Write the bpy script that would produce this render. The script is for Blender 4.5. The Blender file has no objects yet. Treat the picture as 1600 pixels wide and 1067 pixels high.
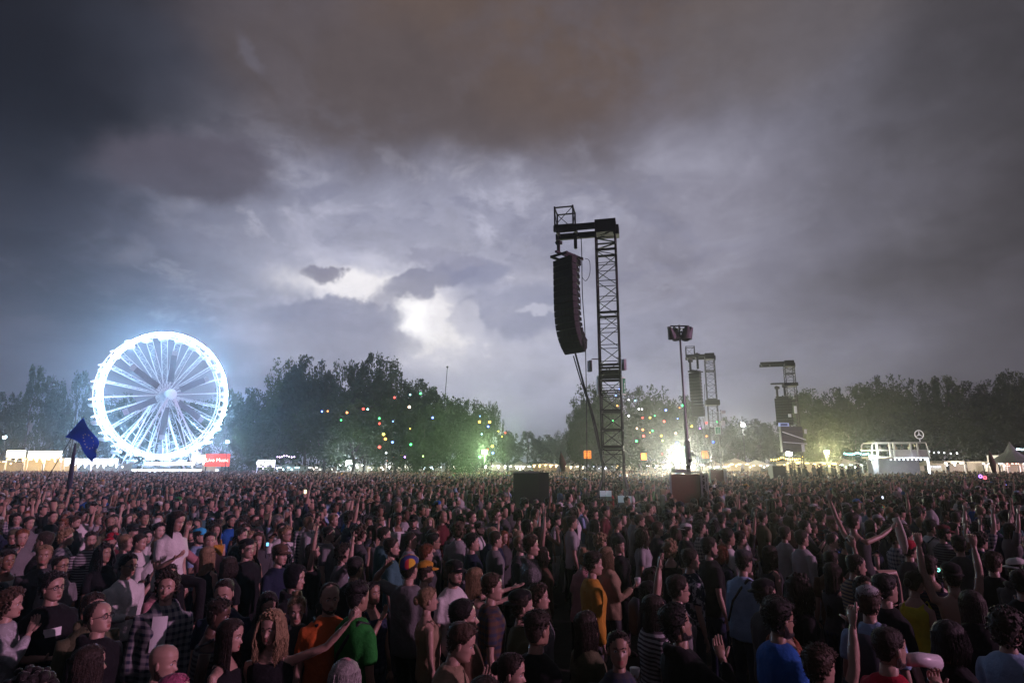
import bpy, bmesh, math, random
import numpy as np
from mathutils import Vector, Matrix, Euler, noise as mnoise
R = math.radians
scene = bpy.context.scene
COL = scene.collection
# ------------------------------------------------------------------ camera
CAM_H, PITCH, F = 2.72, R(11.7), 933.0
cam_d = bpy.data.cameras.new('camera'); cam = bpy.data.objects.new('camera', cam_d); COL.objects.link(cam)
cam_d.sensor_width = 36.0; cam_d.lens = 36.0*F/1600.0
cam_d.clip_start = 0.05; cam_d.clip_end = 5000
cam.location = (0, 0, CAM_H); cam.rotation_euler = (R(90)+PITCH, 0, 0)
scene.camera = cam
CP, SP = math.cos(PITCH), math.sin(PITCH)
def ray(px, py):
    cx, cy = (px-800)/F, (533.5-py)/F
    return Vector((cx, CP-cy*SP, SP+cy*CP))
def at(px, py, Y):
    d = ray(px, py); return Vector((0,0,CAM_H)) + d*(Y/d.y)
def ae(px, py):
    d = ray(px, py).normalized(); return math.atan2(d.x, d.y), math.asin(d.z)
def zx(px, z, Y, py=727):      # x at depth Y for an image column (near the horizon)
    return at(px, py, Y).x
scene.render.engine = 'CYCLES'
cy = scene.cycles
cy.use_denoising = True
try: cy.denoiser = 'OPENIMAGEDENOISE'
except Exception: pass
cy.max_bounces = 5; cy.diffuse_bounces = 2; cy.glossy_bounces = 2; cy.transmission_bounces = 3
cy.volume_bounces = 0; cy.transparent_max_bounces = 8
cy.sample_clamp_indirect = 3.0; cy.caustics_reflective = False; cy.caustics_refractive = False
cy.use_light_tree = True
scene.view_settings.view_transform = 'Standard'; scene.view_settings.look = 'None'
scene.view_settings.gamma = 1; scene.view_settings.exposure = 0
scene.view_settings.use_curve_mapping = False
# ------------------------------------------------------------------ node maths
def lin(c):
    return tuple(((v/255)/12.92 if v/255 <= .04045 else ((v/255+.055)/1.055)**2.4) for v in c)
class N:
    nt = None
    def __init__(s, sock): s.s = sock
    @staticmethod
    def m(op, *a, clamp=False):
        n = N.nt.nodes.new('ShaderNodeMath'); n.operation = op; n.use_clamp = clamp
        for i, v in enumerate(a):
            if isinstance(v, N): N.nt.links.new(v.s, n.inputs[i])
            else: n.inputs[i].default_value = v
        return N(n.outputs[0])
    @staticmethod
    def v(op, *a, scale=None):
        n = N.nt.nodes.new('ShaderNodeVectorMath'); n.operation = op
        for i, v in enumerate(a):
            if isinstance(v, N): N.nt.links.new(v.s, n.inputs[i])
            else: n.inputs[i].default_value = v
        if scale is not None:
            if isinstance(scale, N): N.nt.links.new(scale.s, n.inputs['Scale'])
            else: n.inputs['Scale'].default_value = scale
        return N(n.outputs[0])
    def __add__(s, o): return N.m('ADD', s, o)
    __radd__ = __add__
    def __sub__(s, o): return N.m('SUBTRACT', s, o)
    def __rsub__(s, o): return N.m('SUBTRACT', o, s)
    def __mul__(s, o): return N.m('MULTIPLY', s, o)
    __rmul__ = __mul__
    def __truediv__(s, o): return N.m("DIVIDE", s, o)
    def __rtruediv__(s, o): return N.m("DIVIDE", o, s)
def n_noise(vec, scale, detail=4, rough=.5, dist=0.0, color=False):
    n = N.nt.nodes.new('ShaderNodeTexNoise')
    n.inputs['Scale'].default_value = scale; n.inputs['Detail'].default_value = detail
    n.inputs['Roughness'].default_value = rough; n.inputs['Distortion'].default_value = dist
    if vec is not None: N.nt.links.new(vec.s, n.inputs['Vector'])
    return N(n.outputs['Color'] if color else n.outputs[0])
def n_mix(a, b, f, blend='MIX'):
    n = N.nt.nodes.new('ShaderNodeMix'); n.data_type = 'RGBA'; n.blend_type = blend
    for k, v in ((0, f), (6, a), (7, b)):
        if isinstance(v, N): N.nt.links.new(v.s, n.inputs[k])
        elif k == 0: n.inputs[0].default_value = v
        else: n.inputs[k].default_value = (*v, 1) if len(v) == 3 else v
    return N(n.outputs[2])
def n_smooth(x, lo, hi):
    n = N.nt.nodes.new('ShaderNodeMapRange'); n.interpolation_type = 'SMOOTHERSTEP'
    N.nt.links.new(x.s, n.inputs[0]); n.inputs[1].default_value = lo; n.inputs[2].default_value = hi
    return N(n.outputs[0])
def n_sep(v):
    n = N.nt.nodes.new('ShaderNodeSeparateXYZ'); N.nt.links.new(v.s, n.inputs[0])
    return N(n.outputs[0]), N(n.outputs[1]), N(n.outputs[2])
def n_comb(x, y, z):
    n = N.nt.nodes.new('ShaderNodeCombineXYZ')
    for i, v in enumerate((x, y, z)):
        if isinstance(v, N): N.nt.links.new(v.s, n.inputs[i])
        else: n.inputs[i].default_value = v
    return N(n.outputs[0])
# ------------------------------------------------------------------ sky: night storm clouds lit from inside by lightning
world = bpy.data.worlds.new('World'); scene.world = world; world.use_nodes = True
nt = world.node_tree; N.nt = nt
for n in list(nt.nodes): nt.nodes.remove(n)
tc = nt.nodes.new('ShaderNodeTexCoord')
D = N(tc.outputs['Generated'])
dx, dy, dz = n_sep(D)
dzc = N.m('MAXIMUM', dz, 0.0)
az = N.m('ARCTAN2', dx, dy); el = N.m('ARCSINE', dz)
k = 1.0/(dzc + 0.22)
P = n_comb(dx*k, dy*k, dzc*0.6)
w1 = n_sep(n_noise(P, 1.7, 3, .5, color=True)); w2 = n_sep(n_noise(D, 7.0, 5, .58, color=True))
w3 = n_sep(n_noise(D, 26.0, 4, .62, color=True))
aw = az + (w1[0]-.5)*.34 + (w2[0]-.5)*.10
ew = el + (w1[1]-.5)*.20 + (w2[1]-.5)*.085
# crisp coordinates for cumulus edges
ac = az + (w2[0]-.5)*.13 + (w3[0]-.5)*.045
ec = el + (w2[1]-.5)*.09 + (w3[1]-.5)*.040
def blob(px, py, sx, sy, A=aw, Ev=ew, rot=0.0, lo=None, hi=None):
    a0, e0 = ae(px, py)
    k_ = 1/F*0.92
    u = (A-a0); v = (Ev-e0)
    if rot:
        c, s = math.cos(rot), math.sin(rot)
        u, v = u*c + v*s, v*c - u*s
    u = u*(1/(sx*k_)); v = v*(1/(sy*k_))
    g = N.m('EXPONENT', (u*u + v*v)*-1.0)
    return g if lo is None else n_smooth(g, lo, hi)
col = n_mix(lin((42,42,49)), lin((42,42,49)), 1.0)
def paint(col, rgb, m, s=1.0):
    return n_mix(col, lin(rgb), N.m('MULTIPLY', m, s, clamp=True))
col = paint(col, (100,100,112), blob(760, 560, 1200, 420))
col = paint(col, (146,148,165), blob(720, 420, 560, 280), .95)
col = paint(col, (130,128,139), blob(1120, 400, 400, 290), .85)
col = paint(col, (158,161,178), blob(770, 610, 340, 125), .8)
col = paint(col, (66,76,98), blob(150, 520, 300, 170), .5)
col = paint(col, (47,51,61), blob(20, 260, 230, 260), .9)
col = paint(col, (78,75,77), blob(1560, 380, 220, 420), .85)
col = paint(col, (52,50,51), blob(1660, 120, 200, 400), .9)
# broad streaks
st = n_noise(P, 3.4, 7, .60, .5)
col = n_mix(col, lin((180,180,193)), n_smooth(st, .46, .68)*blob(700, 350, 430, 240)*.6)
col = n_mix(col, lin((92,90,99)), n_smooth(st, .50, .28)*.42*blob(900, 300, 900, 420))
st2 = n_noise(n_comb(dx, dy, dz*1.7), 6.0, 8, .64, .35)
col = n_mix(col, lin((112,114,133)), n_smooth(st2, .49, .40)*blob(680, 400, 440, 230)*.6)
col = n_mix(col, lin((185,184,194)), n_smooth(st2, .52, .64)*blob(650, 400, 400, 190)*.6)
# brown deck on top
col = paint(col, (82,75,77), blob(600, 60, 700, 190, lo=.0, hi=.9), .8)
brk = 1.0 - n_smooth(st2, .42, .68)*.55
col = paint(col, (88,75,68), blob(880, -20, 470, 190, lo=.0, hi=.85)*brk, .95)
col = paint(col, (80,72,71), blob(590, 118, 260, 100, lo=.0, hi=.75)*brk, .9)
col = paint(col, (92,86,85), blob(1250, 20, 260, 130, lo=.1, hi=.9), .6)
# top left black-blue
col = paint(col, (24,26,33), blob(-60, -40, 330, 300, lo=.05, hi=.95), .95)
col = paint(col, (55,59,70), blob(270, 100, 110, 60), .5)
# dark hanging cloud on the left
col = paint(col, (80,76,85), blob(312, 256, 150, 62, aw*.45+ac*.55, ew*.3+ec*.7, rot=.12, lo=.18, hi=.62), .9)
col = paint(col, (64,67,80), blob(230, 330, 230, 70), .4)
# small rift at the top
col = paint(col, (94,91,99), blob(416, 84, 34, 12, aw*.5+ac*.5, ew*.5+ec*.5, rot=-.75, lo=.1, hi=1.0), .6)
# lightning lit cumulus
glow = blob(650, 500, 225, 120)
col = n_mix(col, lin((180,180,191)), glow*.85)
core = blob(668, 520, 74, 66, ac, ec, rot=-.6, lo=.02, hi=1.0)*.9
core2 = blob(560, 452, 132, 30, ac, ec, rot=-.06, lo=.05, hi=1.0)*.85
col = n_mix(col, lin((196,194,200)), blob(740, 545, 120, 110)*.5)
col = n_mix(col, lin((228,224,219)), core*(n_smooth(st2, .38, .56)*.7+.3))
col = n_mix(col, lin((222,219,218)), n_smooth(st2, .50, .57)*blob(700, 500, 120, 90)*.8)
col = n_mix(col, lin((232,228,224)), core2)
col = n_mix(col, tuple(v*.95 for v in lin((255,253,248))), blob(640, 505, 46, 38, ac, ec, rot=-.7, lo=.1, hi=.95))
# nearer grey clumps in front of the lit cloud, crisp on their upper edges, thinning below
thin = n_smooth(st2, .36, .60)*.55 + .45
for (bx, by, sx_, sy_, ro, c) in ((505,432,30,11,0,(112,110,125)), (515,498,105,22,.05,(122,124,142)), (655,449,84,15,.33,(121,122,140)),
        (735,430,42,26,.1,(122,125,146)), (545,535,100,26,.0,(136,137,152)), (690,410,64,11,.1,(136,136,152)), (815,492,84,36,0,(130,133,152)),
        (730,508,26,18,.6,(182,181,189))):
    g_ = blob(bx, by, sx_*1.25, sy_*1.45, ac, ec, rot=ro)
    up = n_smooth(g_, .20, .54); soft = n_smooth(g_, .16, .85)
    side = n_smooth((ec-ae(bx, by)[1])*(F/sy_), -.9, .5)
    col = n_mix(col, lin(c), (up*side + soft*(1.0-side))*(thin*.55+.30))
col = n_mix(col, lin((182,182,192)), blob(828, 486, 34, 9, ac, ec, lo=.15, hi=.7)*.7)
# fine mottling
mot = n_noise(D, 16, 7, .72)
mot2 = n_noise(n_comb(az, el*2.2, 0.0), 24, 4, .7)
gain = (mot-.5)*.5 + (mot2-.5)*.2 + 1.30
col = N.v('SCALE', col, scale=gain)
col = N.v('MULTIPLY', col, (.99, .99, 1.045))
# below the horizon: dim
col = n_mix(col, lin((40,42,48)), n_smooth(el, -.01, -.10))
bg = nt.nodes.new('ShaderNodeBackground'); nt.links.new(col.s, bg.inputs[0]); bg.inputs[1].default_value = 1.0
# thin residue of twilight from a Sky Texture behind the clouds
sky = nt.nodes.new('ShaderNodeTexSky'); sky.sky_type = 'NISHITA'; sky.sun_disc = False
sky.sun_elevation = R(16); sky.sun_rotation = R(100)
bg2 = nt.nodes.new('ShaderNodeBackground'); nt.links.new(sky.outputs[0], bg2.inputs[0]); bg2.inputs[1].default_value = 0.0004
ad = nt.nodes.new('ShaderNodeAddShader'); nt.links.new(bg.outputs[0], ad.inputs[0]); nt.links.new(bg2.outputs[0], ad.inputs[1])
wo = nt.nodes.new('ShaderNodeOutputWorld'); nt.links.new(ad.outputs[0], wo.inputs[0])
# ------------------------------------------------------------------ the show light: pinkish, low, from the stage off to the right
sun_d = bpy.data.lights.new('stage_light', 'SUN'); sun = bpy.data.objects.new('stage_light', sun_d); COL.objects.link(sun)
sun_d.energy = 1.8; sun_d.angle = R(1.2); sun_d.color = (1.0, .50, .80)
_dir = Vector((-1.0, .34, -.27)); sun.rotation_euler = _dir.to_track_quat('-Z', 'Y').to_euler()
# ------------------------------------------------------------------ helpers
def tag(o, label=None, cat=None, group=None, kind=None):
    if label: o['label'] = label
    if cat: o['category'] = cat
    if group: o['group'] = group
    if kind: o['kind'] = kind
    return o
def empty(name, loc=(0,0,0), rz=0):
    o = bpy.data.objects.new(name, None); COL.objects.link(o)
    o.location = loc; o.rotation_euler = (0,0,rz); o.empty_display_size = .3
    return o
def link(name, me, parent=None, loc=None, rot=None, color=None):
    o = bpy.data.objects.new(name, me); COL.objects.link(o)
    if parent: o.parent = parent
    if loc is not None: o.location = loc
    if rot is not None: o.rotation_euler = rot
    if color is not None: o.color = (*color, 1)
    return o
def copy_tree(o, parent=None):
    c = o.copy(); COL.objects.link(c); c.parent = parent
    for ch in o.children: copy_tree(ch, c)
    return c
class MB:
    """collects triangles and quads, then makes one mesh"""
    def __init__(s): s.v = []; s.f = []; s.mi = []; s.cur = 0
    def add(s, vs, fs):
        b = len(s.v); s.v.extend([tuple(p) for p in vs]); s.f.extend([tuple(i+b for i in f) for f in fs]); s.mi.extend([s.cur]*len(fs))
    def box(s, c, size, rot=None):
        hx, hy, hz = size[0]/2, size[1]/2, size[2]/2
        vs = [Vector((x,y,z)) for z in (-hz,hz) for y in (-hy,hy) for x in (-hx,hx)]
        if rot is not None: vs = [rot @ v for v in vs]
        vs = [v+Vector(c) for v in vs]
        s.add(vs, [(0,2,3,1),(4,5,7,6),(0,1,5,4),(2,6,7,3),(0,4,6,2),(1,3,7,5)])
    def bar(s, a, b, w, h=None):
        a, b = Vector(a), Vector(b); d = b-a; L = d.length
        if L < 1e-6: return
        q = d.to_track_quat('Z', 'Y').to_matrix()
        s.box((a+b)/2, (w, h or w, L), q)
    def tube(s, pts, rs, n=8, cap=True, ry=None, frame=None):
        pts = [Vector(p) for p in pts]
        if not hasattr(rs, '__len__'): rs = [rs]*len(pts)
        m = len(pts); vs = []; X = None
        for i, p in enumerate(pts):
            t = (pts[min(i+1, m-1)] - pts[max(i-1, 0)])
            if t.length < 1e-9: t = Vector((0,0,1))
            t.normalize()
            if X is None:
                ref = frame if frame is not None else (Vector((0,1,0)) if abs(t.y) < .9 else Vector((1,0,0)))
                X = t.cross(ref); X.normalize() if X.length > 1e-6 else None
            else:
                X = X - t*X.dot(t); X.normalize()
            Yv = t.cross(X)
            kk = 1 if ry is None else (ry[i] if hasattr(ry, '__len__') else ry)
            for j in range(n):
                a = 2*math.pi*j/n
                vs.append(p + X*(rs[i]*math.cos(a)) + Yv*(rs[i]*kk*math.sin(a)))
        fs = []
        for i in range(m-1):
            for j in range(n):
                j2 = (j+1) % n
                fs.append((i*n+j, i*n+j2, (i+1)*n+j2, (i+1)*n+j))
        if cap:
            fs.append(tuple(range(n))[::-1]); fs.append(tuple((m-1)*n+j for j in range(n)))
        s.add(vs, fs)
    def ell(s, c, r, nu=12, nv=8, rot=None):
        vs = [Vector((0,0,-r[2]))]
        for i in range(1, nv):
            th = math.pi*i/nv - math.pi/2
            for j in range(nu):
                a = 2*math.pi*j/nu
                vs.append(Vector((r[0]*math.cos(th)*math.cos(a), r[1]*math.cos(th)*math.sin(a), r[2]*math.sin(th))))
        vs.append(Vector((0,0,r[2])))
        if rot is not None: vs = [rot @ v for v in vs]
        c = Vector(c); vs = [v+c for v in vs]; fs = []
        for j in range(nu): fs.append((0, 1+(j+1)%nu, 1+j))
        for i in range(nv-2):
            for j in range(nu):
                fs.append((1+i*nu+j, 1+i*nu+(j+1)%nu, 1+(i+1)*nu+(j+1)%nu, 1+(i+1)*nu+j))
        t = len(vs)-1; b = 1+(nv-2)*nu
        for j in range(nu): fs.append((b+j, b+(j+1)%nu, t))
        s.add(vs, fs)
    def mesh(s, name, mats, smooth=False):
        me = bpy.data.meshes.new(name); me.from_pydata(s.v, [], s.f)
        for m in (mats if isinstance(mats, (list, tuple)) else [mats]): me.materials.append(m)
        if any(s.mi): me.polygons.foreach_set('material_index', s.mi)
        if smooth: me.polygons.foreach_set('use_smooth', [True]*len(s.f))
        me.update(); return me
    def obj(s, name, mats, parent=None, smooth=False, **kw):
        return link(name, s.mesh(name, mats, smooth), parent, **kw)
MATS = {}
def mat(name, rgb, rough=.6, metal=0, spec=.4, emit=None, es=0, nscale=0, namt=.25, bump=0, bscale=60, objcol=False, detail=4):
    if name in MATS: return MATS[name]
    m = bpy.data.materials.new(name); m.use_nodes = True; N.nt = m.node_tree
    b = m.node_tree.nodes['Principled BSDF']
    b.inputs['Roughness'].default_value = rough; b.inputs['Metallic'].default_value = metal
    b.inputs['Specular IOR Level'].default_value = spec
    tcn = m.node_tree.nodes.new('ShaderNodeTexCoord'); oc = N(tcn.outputs['Object'])
    if objcol:
        oi = m.node_tree.nodes.new('ShaderNodeObjectInfo'); base = N(oi.outputs['Color'])
    else:
        rg = m.node_tree.nodes.new('ShaderNodeRGB'); rg.outputs[0].default_value = (*rgb, 1); base = N(rg.outputs[0])
    if nscale:
        nz = n_noise(oc, nscale, detail, .6)
        base = N.v('SCALE', base, scale=(nz-.5)*(2*namt)+1.0)
    m.node_tree.links.new(base.s, b.inputs['Base Color'])
    if bump:
        nb = n_noise(oc, bscale, 3, .6)
        bn = m.node_tree.nodes.new('ShaderNodeBump'); bn.inputs['Strength'].default_value = bump; bn.inputs['Distance'].default_value = .02
        m.node_tree.links.new(nb.s, bn.inputs['Height']); m.node_tree.links.new(bn.outputs[0], b.inputs['Normal'])
    if emit:
        b.inputs['Emission Color'].default_value = (*emit, 1); b.inputs['Emission Strength'].default_value = es
    MATS[name] = m; return m
def emis(name, rgb, s):
    if name in MATS: return MATS[name]
    m = bpy.data.materials.new(name); m.use_nodes = True
    nt_ = m.node_tree; nt_.nodes.clear()
    e = nt_.nodes.new('ShaderNodeEmission'); e.inputs[0].default_value = (*rgb, 1); e.inputs[1].default_value = s
    o = nt_.nodes.new('ShaderNodeOutputMaterial'); nt_.links.new(e.outputs[0], o.inputs[0])
    MATS[name] = m; return m
def text(body, size, m, parent, loc, rot, extrude=.005, name='lettering', align='CENTER'):
    c = bpy.data.curves.new(name, 'FONT'); c.body = body; c.size = size; c.extrude = extrude
    c.align_x = align; c.align_y = 'CENTER'; c.materials.append(m)
    o = bpy.data.objects.new(name, c); COL.objects.link(o); o.parent = parent; o.location = loc; o.rotation_euler = rot
    return o
# ------------------------------------------------------------------ ground and air
rng = random.Random(7)
m_ground = mat('trodden_grass', (.028,.027,.02), .95, nscale=1.3, namt=.6, bump=.6, bscale=9, detail=8)
g = MB(); nx = 40
xs = [-700+1400*i/nx for i in range(nx+1)]; ys = [-200+960*i/nx for i in range(nx+1)]
g.v = [(x, y, 0) for y in ys for x in xs]
g.f = [(j*(nx+1)+i, j*(nx+1)+i+1, (j+1)*(nx+1)+i+1, (j+1)*(nx+1)+i) for j in range(nx) for i in range(nx)]; g.mi = [0]*len(g.f)
tag(g.obj('ground', m_ground), kind='structure')
hz = MB(); hz.box((0, 280, 19.2), (1420, 980, 40.4))
hm = bpy.data.materials.new('haze'); hm.use_nodes = True; hm.node_tree.nodes.clear()
pv = hm.node_tree.nodes.new('ShaderNodeVolumePrincipled'); ho = hm.node_tree.nodes.new('ShaderNodeOutputMaterial')
pv.inputs['Color'].default_value = (.92,.95,1,1); pv.inputs['Density'].default_value = HAZE if 'HAZE' in globals() else .0011
pv.inputs['Anisotropy'].default_value = .86
hm.node_tree.links.new(pv.outputs[0], ho.inputs['Volume'])
haze = hz.obj('haze', hm); tag(haze, kind='stuff')
# ------------------------------------------------------------------ materials
m_black = mat('black_steel', (.022,.022,.025), .5, .5, nscale=6, namt=.3)
m_alu = mat('aluminium', (.42,.43,.45), .38, .7, nscale=8, namt=.15)
m_box = mat('black_paint', (.018,.018,.02), .6, nscale=14, namt=.4)
m_grille = mat('speaker_grille', (.03,.03,.034), .75, nscale=40, namt=.5, bump=.4, bscale=60)
m_white = mat('white_paint', (.75,.76,.78), .45, nscale=5, namt=.06)
m_cable = mat('cable_rubber', (.012,.012,.013), .6)
m_tarp = mat('black_tarp', (.02,.02,.022), .35, nscale=3, namt=.3, bump=.5, bscale=5)
m_bark = mat('bark', (.07,.055,.042), .9, nscale=6, namt=.4, bump=.7, bscale=18)
def leafmat(name, rgb):
    m = mat(name, rgb, .85, spec=.06, nscale=.9, namt=.45, detail=3)
    nt_ = m.node_tree; b = nt_.nodes['Principled BSDF']; o = [n for n in nt_.nodes if n.type == 'OUTPUT_MATERIAL'][0]
    tr = nt_.nodes.new('ShaderNodeBsdfTranslucent'); tr.inputs[0].default_value = (rgb[0]*1.3, rgb[1]*1.4, rgb[2]*.8, 1)
    mx = nt_.nodes.new('ShaderNodeMixShader'); mx.inputs[0].default_value = .3
    nt_.links.new(b.outputs[0], mx.inputs[1]); nt_.links.new(tr.outputs[0], mx.inputs[2]); nt_.links.new(mx.outputs[0], o.inputs[0])
    return m
m_leaf = [leafmat('leaves_dark', (.022,.040,.015)), leafmat('leaves_mid', (.030,.056,.016)), leafmat('leaves_pale', (.042,.070,.022))]
# ------------------------------------------------------------------ trees
def crown_mesh(kind, seed, lm, nleaf):
    r = np.random.default_rng(seed); rr = random.Random(seed)
    cl = []
    if kind == 'broad':
        for k in range(20):                     # big lobes
            a = rr.uniform(0, 2*math.pi); e = rr.uniform(-.95, 1.0)
            q = rr.uniform(.5, .8)
            c = np.array([.33*q*math.cos(a)*math.sqrt(max(0,1-e*e*.6)), .33*q*math.sin(a)*math.sqrt(max(0,1-e*e*.6)), .53+.44*e*q])
            R_ = rr.uniform(.11, .19)
            for j in range(16):
                v = r.normal(size=3); v /= np.linalg.norm(v)
                cl.append((c + v*R_*rr.uniform(.75, 1.12), R_*rr.uniform(.22, .42)))
        for k in range(30):
            v = r.normal(size=3); v /= np.linalg.norm(v)
            cl.append((np.array([0,0,.56]) + v*np.array([.24,.24,.33])*rr.uniform(.3,1), .09))
    elif kind == 'tall':
        for k in range(150):
            z = rr.uniform(.12, 1.0); w = .34*math.sin(min(1, (1-z)*1.25+.12)*math.pi*.55)**.8
            a = rr.uniform(0, 2*math.pi); q = rr.uniform(.45, 1.1)
            cl.append((np.array([w*q*math.cos(a), w*q*math.sin(a), z*.97]), rr.uniform(.025, .055)))
    elif kind == 'willow':
        for k in range(26):
            a = rr.uniform(0, 2*math.pi); q = rr.uniform(.1, .45); top = .95-.5*q*q*2+rr.uniform(-.08,.05)
            for j in range(7):
                cl.append((np.array([q*math.cos(a), q*math.sin(a), top-.09*j*(.5+q)]) + r.normal(size=3)*.012, .045*(1-.07*j)))
    elif kind == 'conifer':
        for k in range(150):
            z = rr.uniform(.08, 1.0); w = .26*(1-z)+.015
            a = rr.uniform(0, 2*math.pi); q = rr.uniform(.3, 1.1)
            cl.append((np.array([w*q*math.cos(a), w*q*math.sin(a), z-.05*q*w/.26]), rr.uniform(.02, .04)))
    elif kind == 'bush':
        for k in range(80):
            v = r.normal(size=3); v /= np.linalg.norm(v); v[2] = abs(v[2])
            cl.append((v*np.array([.45,.45,.9])*rr.uniform(.5,1.0), rr.uniform(.08,.16)))
    n = nleaf // len(cl); V = []; 
    for c, rad in cl:
        p = r.normal(size=(n,3)); p = p/np.linalg.norm(p, axis=1)[:,None]*(r.random((n,1))**.45)*rad*1.25 + c
        V.append(p)
    P_ = np.concatenate(V); m = len(P_)
    s = r.uniform(.009, .019, (m,1)) * (1.6 if kind == 'bush' else 1)
    u = r.normal(size=(m,3)); u /= np.linalg.norm(u, axis=1)[:,None]
    w = np.cross(u, r.normal(size=(m,3))); w /= np.linalg.norm(w, axis=1)[:,None]
    vs = np.stack([P_-u*s, P_+w*s*.62, P_+u*s*1.1, P_-w*s*.62], 1).reshape(-1,3)
    me = bpy.data.meshes.new('crown')
    me.from_pydata(vs.tolist(), [], np.arange(m*4).reshape(-1,4).tolist()); me.materials.append(lm)
    return me, [c for c, q in cl]
def trunk_mesh(cl, seed, kind):
    rr = random.Random(seed); b = MB(); h = .62 if kind in ('broad','willow') else .95
    pts = [(0,0,-.01)]; 
    for i in range(1, 6): pts.append((rr.uniform(-.012,.012)*i, rr.uniform(-.012,.012)*i, h*i/5))
    b.tube(pts, [.024,.018,.016,.013,.009,.004], 8)
    if kind in ('broad', 'willow'):
        for k in range(11):
            c = cl[rr.randrange(len(cl))]; z0 = rr.uniform(.18, .4)
            a = Vector((0,0,z0)); e = Vector(c); mid = a.lerp(e, .5)+Vector((0,0,-.03))
            b.tube([a, mid, e], [.010,.006,.002], 5)
    return b.mesh('trunk', m_bark, True)
TREES = {}
for kind, seeds, nl in (('broad', (1,2,3,4), 15000), ('tall', (5,6), 6500), ('willow', (8,), 6000), ('conifer', (9,), 6000), ('bush', (10,), 2500)):
    for sd in seeds:
        lm = m_leaf[sd % 3]
        me, cl = crown_mesh(kind, sd, lm, nl)
        TREES.setdefault(kind, []).append((me, trunk_mesh(cl, sd, kind)))
TREE_SPOTS = []
def tree(px, ytop, wpx, Y, kind, label, group, v=0):
    top = at(px, ytop, Y); H = top.z; W = wpx/F*Y/ (.86 if kind == 'broad' else .75 if kind == 'tall' else .9 if kind == 'willow' else .56 if kind == 'conifer' else .9)
    me, tm = TREES[kind][v % len(TREES[kind])]
    root = empty('shrub' if kind == 'bush' else 'conifer_tree' if kind == 'conifer' else 'tree', (zx(px, 0, Y, (ytop+727)/2), Y, 0), rng.uniform(0, 6.28))
    tag(root, label, 'shrub' if kind == 'bush' else 'tree', group)
    c = link('crown', me, root); t = link('trunk', tm, root)
    root.scale = (W, W, H/(.97 if kind != 'bush' else .95))
    return root
ORD = ['leftmost','second','third','fourth','fifth','sixth','seventh','eighth','ninth','tenth','eleventh','twelfth','thirteenth','fourteenth','fifteenth','sixteenth','seventeenth','eighteenth','nineteenth','twentieth','twenty first','twenty second','twenty third']
def ordn(i, n, of='from left'):
    if i == 0: return 'leftmost'
    if i == n-1: return 'rightmost'
    return ORD[i] + ' ' + of
# far left, blue in the glow of the wheel
far_left = [(-30,600,80,175,'broad'),(12,618,60,170,'broad'),(46,576,50,165,'tall'),(84,592,54,170,'broad'),(118,586,44,172,'tall'),(146,604,50,178,'broad'),(92,650,36,140,'conifer'),(180,618,60,180,'broad'),(222,636,70,182,'broad')]
tl = sorted(far_left)
for i, (px, yt, w, Y, k) in enumerate(tl):
    tree(px, yt, w, Y, k, {'broad':'Rounded dark','tall':'Tall slender','conifer':'Small pointed pale'}[k] + ' tree left of the ferris wheel, '+ordn(i, len(tl)), 'trees left of the ferris wheel', i)
# behind the wheel and the big group in the middle
mid = [(300,622,80,185,'broad'),(352,610,78,176,'broad'),(398,600,92,128,'broad'),(448,566,86,120,'broad'),(482,549,104,114,'broad'),(540,560,92,118,'broad'),(603,556,104,112,'broad'),(572,600,90,106,'broad'),
       (655,584,104,104,'broad'),(700,616,90,98,'broad'),(738,626,70,100,'broad'),(510,616,120,106,'broad'),(440,630,100,116,'broad'),(555,630,110,98,'broad'),(620,622,110,96,'broad'),(668,640,90,94,'broad'),(410,640,90,122,'broad'),(768,632,40,120,'willow'),(745,668,70,110,'broad')]
mid.sort()
for i, (px, yt, w, Y, k) in enumerate(mid):
    t_ = tree(px, yt, w, Y, k, ('Drooping dark willow at the right end of the big tree group' if k == 'willow' else 'Leafy tree in the big dark group right of the ferris wheel, '+ordn(i, len(mid))), 'trees of the big group right of the wheel', i+ (1 if px > 640 else 0))
far = [(792,672,54,230,'broad'),(824,676,46,240,'tall'),(850,676,52,235,'broad'),(880,672,44,230,'broad'),(905,656,40,150,'broad')]
for i, (px, yt, w, Y, k) in enumerate(far):
    tree(px, yt, w, Y, k, 'Low far tree above the lit stalls left of the near tower, '+ordn(i, len(far)), 'far trees left of the near tower', i)
behind = [(928,604,84,118,'broad'),(905,632,50,110,'broad'),(972,612,88,126,'broad'),(1022,608,92,124,'broad'),(1064,612,70,128,'broad'),(998,650,110,118,'broad'),(950,664,80,116,'broad')]
behind.sort()
for i, (px, yt, w, Y, k) in enumerate(behind):
    tree(px, yt, w, Y, k, 'Broad tree hung with lanterns behind the near tower, '+ordn(i, len(behind)), 'lantern trees behind the near tower', i)
gap = [(1112,664,70,190,'broad'),(1150,654,66,180,'broad'),(1184,650,62,185,'broad'),(1214,660,58,180,'broad')]
for i, (px, yt, w, Y, k) in enumerate(gap):
    tree(px, yt, w, Y, k, 'Dim tree between the two distant towers, '+ordn(i, len(gap)), 'trees between the distant towers', i)
right = [(1262,604,80,120,'broad'),(1302,600,76,122,'broad'),(1282,650,80,112,'broad'),(1350,596,88,124,'broad'),(1398,592,84,126,'broad'),(1330,640,90,116,'broad'),(1440,598,78,128,'broad'),(1482,592,84,126,'tall'),(1524,590,82,124,'broad'),
         (1566,586,80,122,'broad'),(1606,580,80,120,'broad'),(1420,640,110,122,'broad'),(1500,640,110,122,'broad'),(1570,640,110,118,'broad'),(1650,590,90,120,'broad')]
right.sort()
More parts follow.
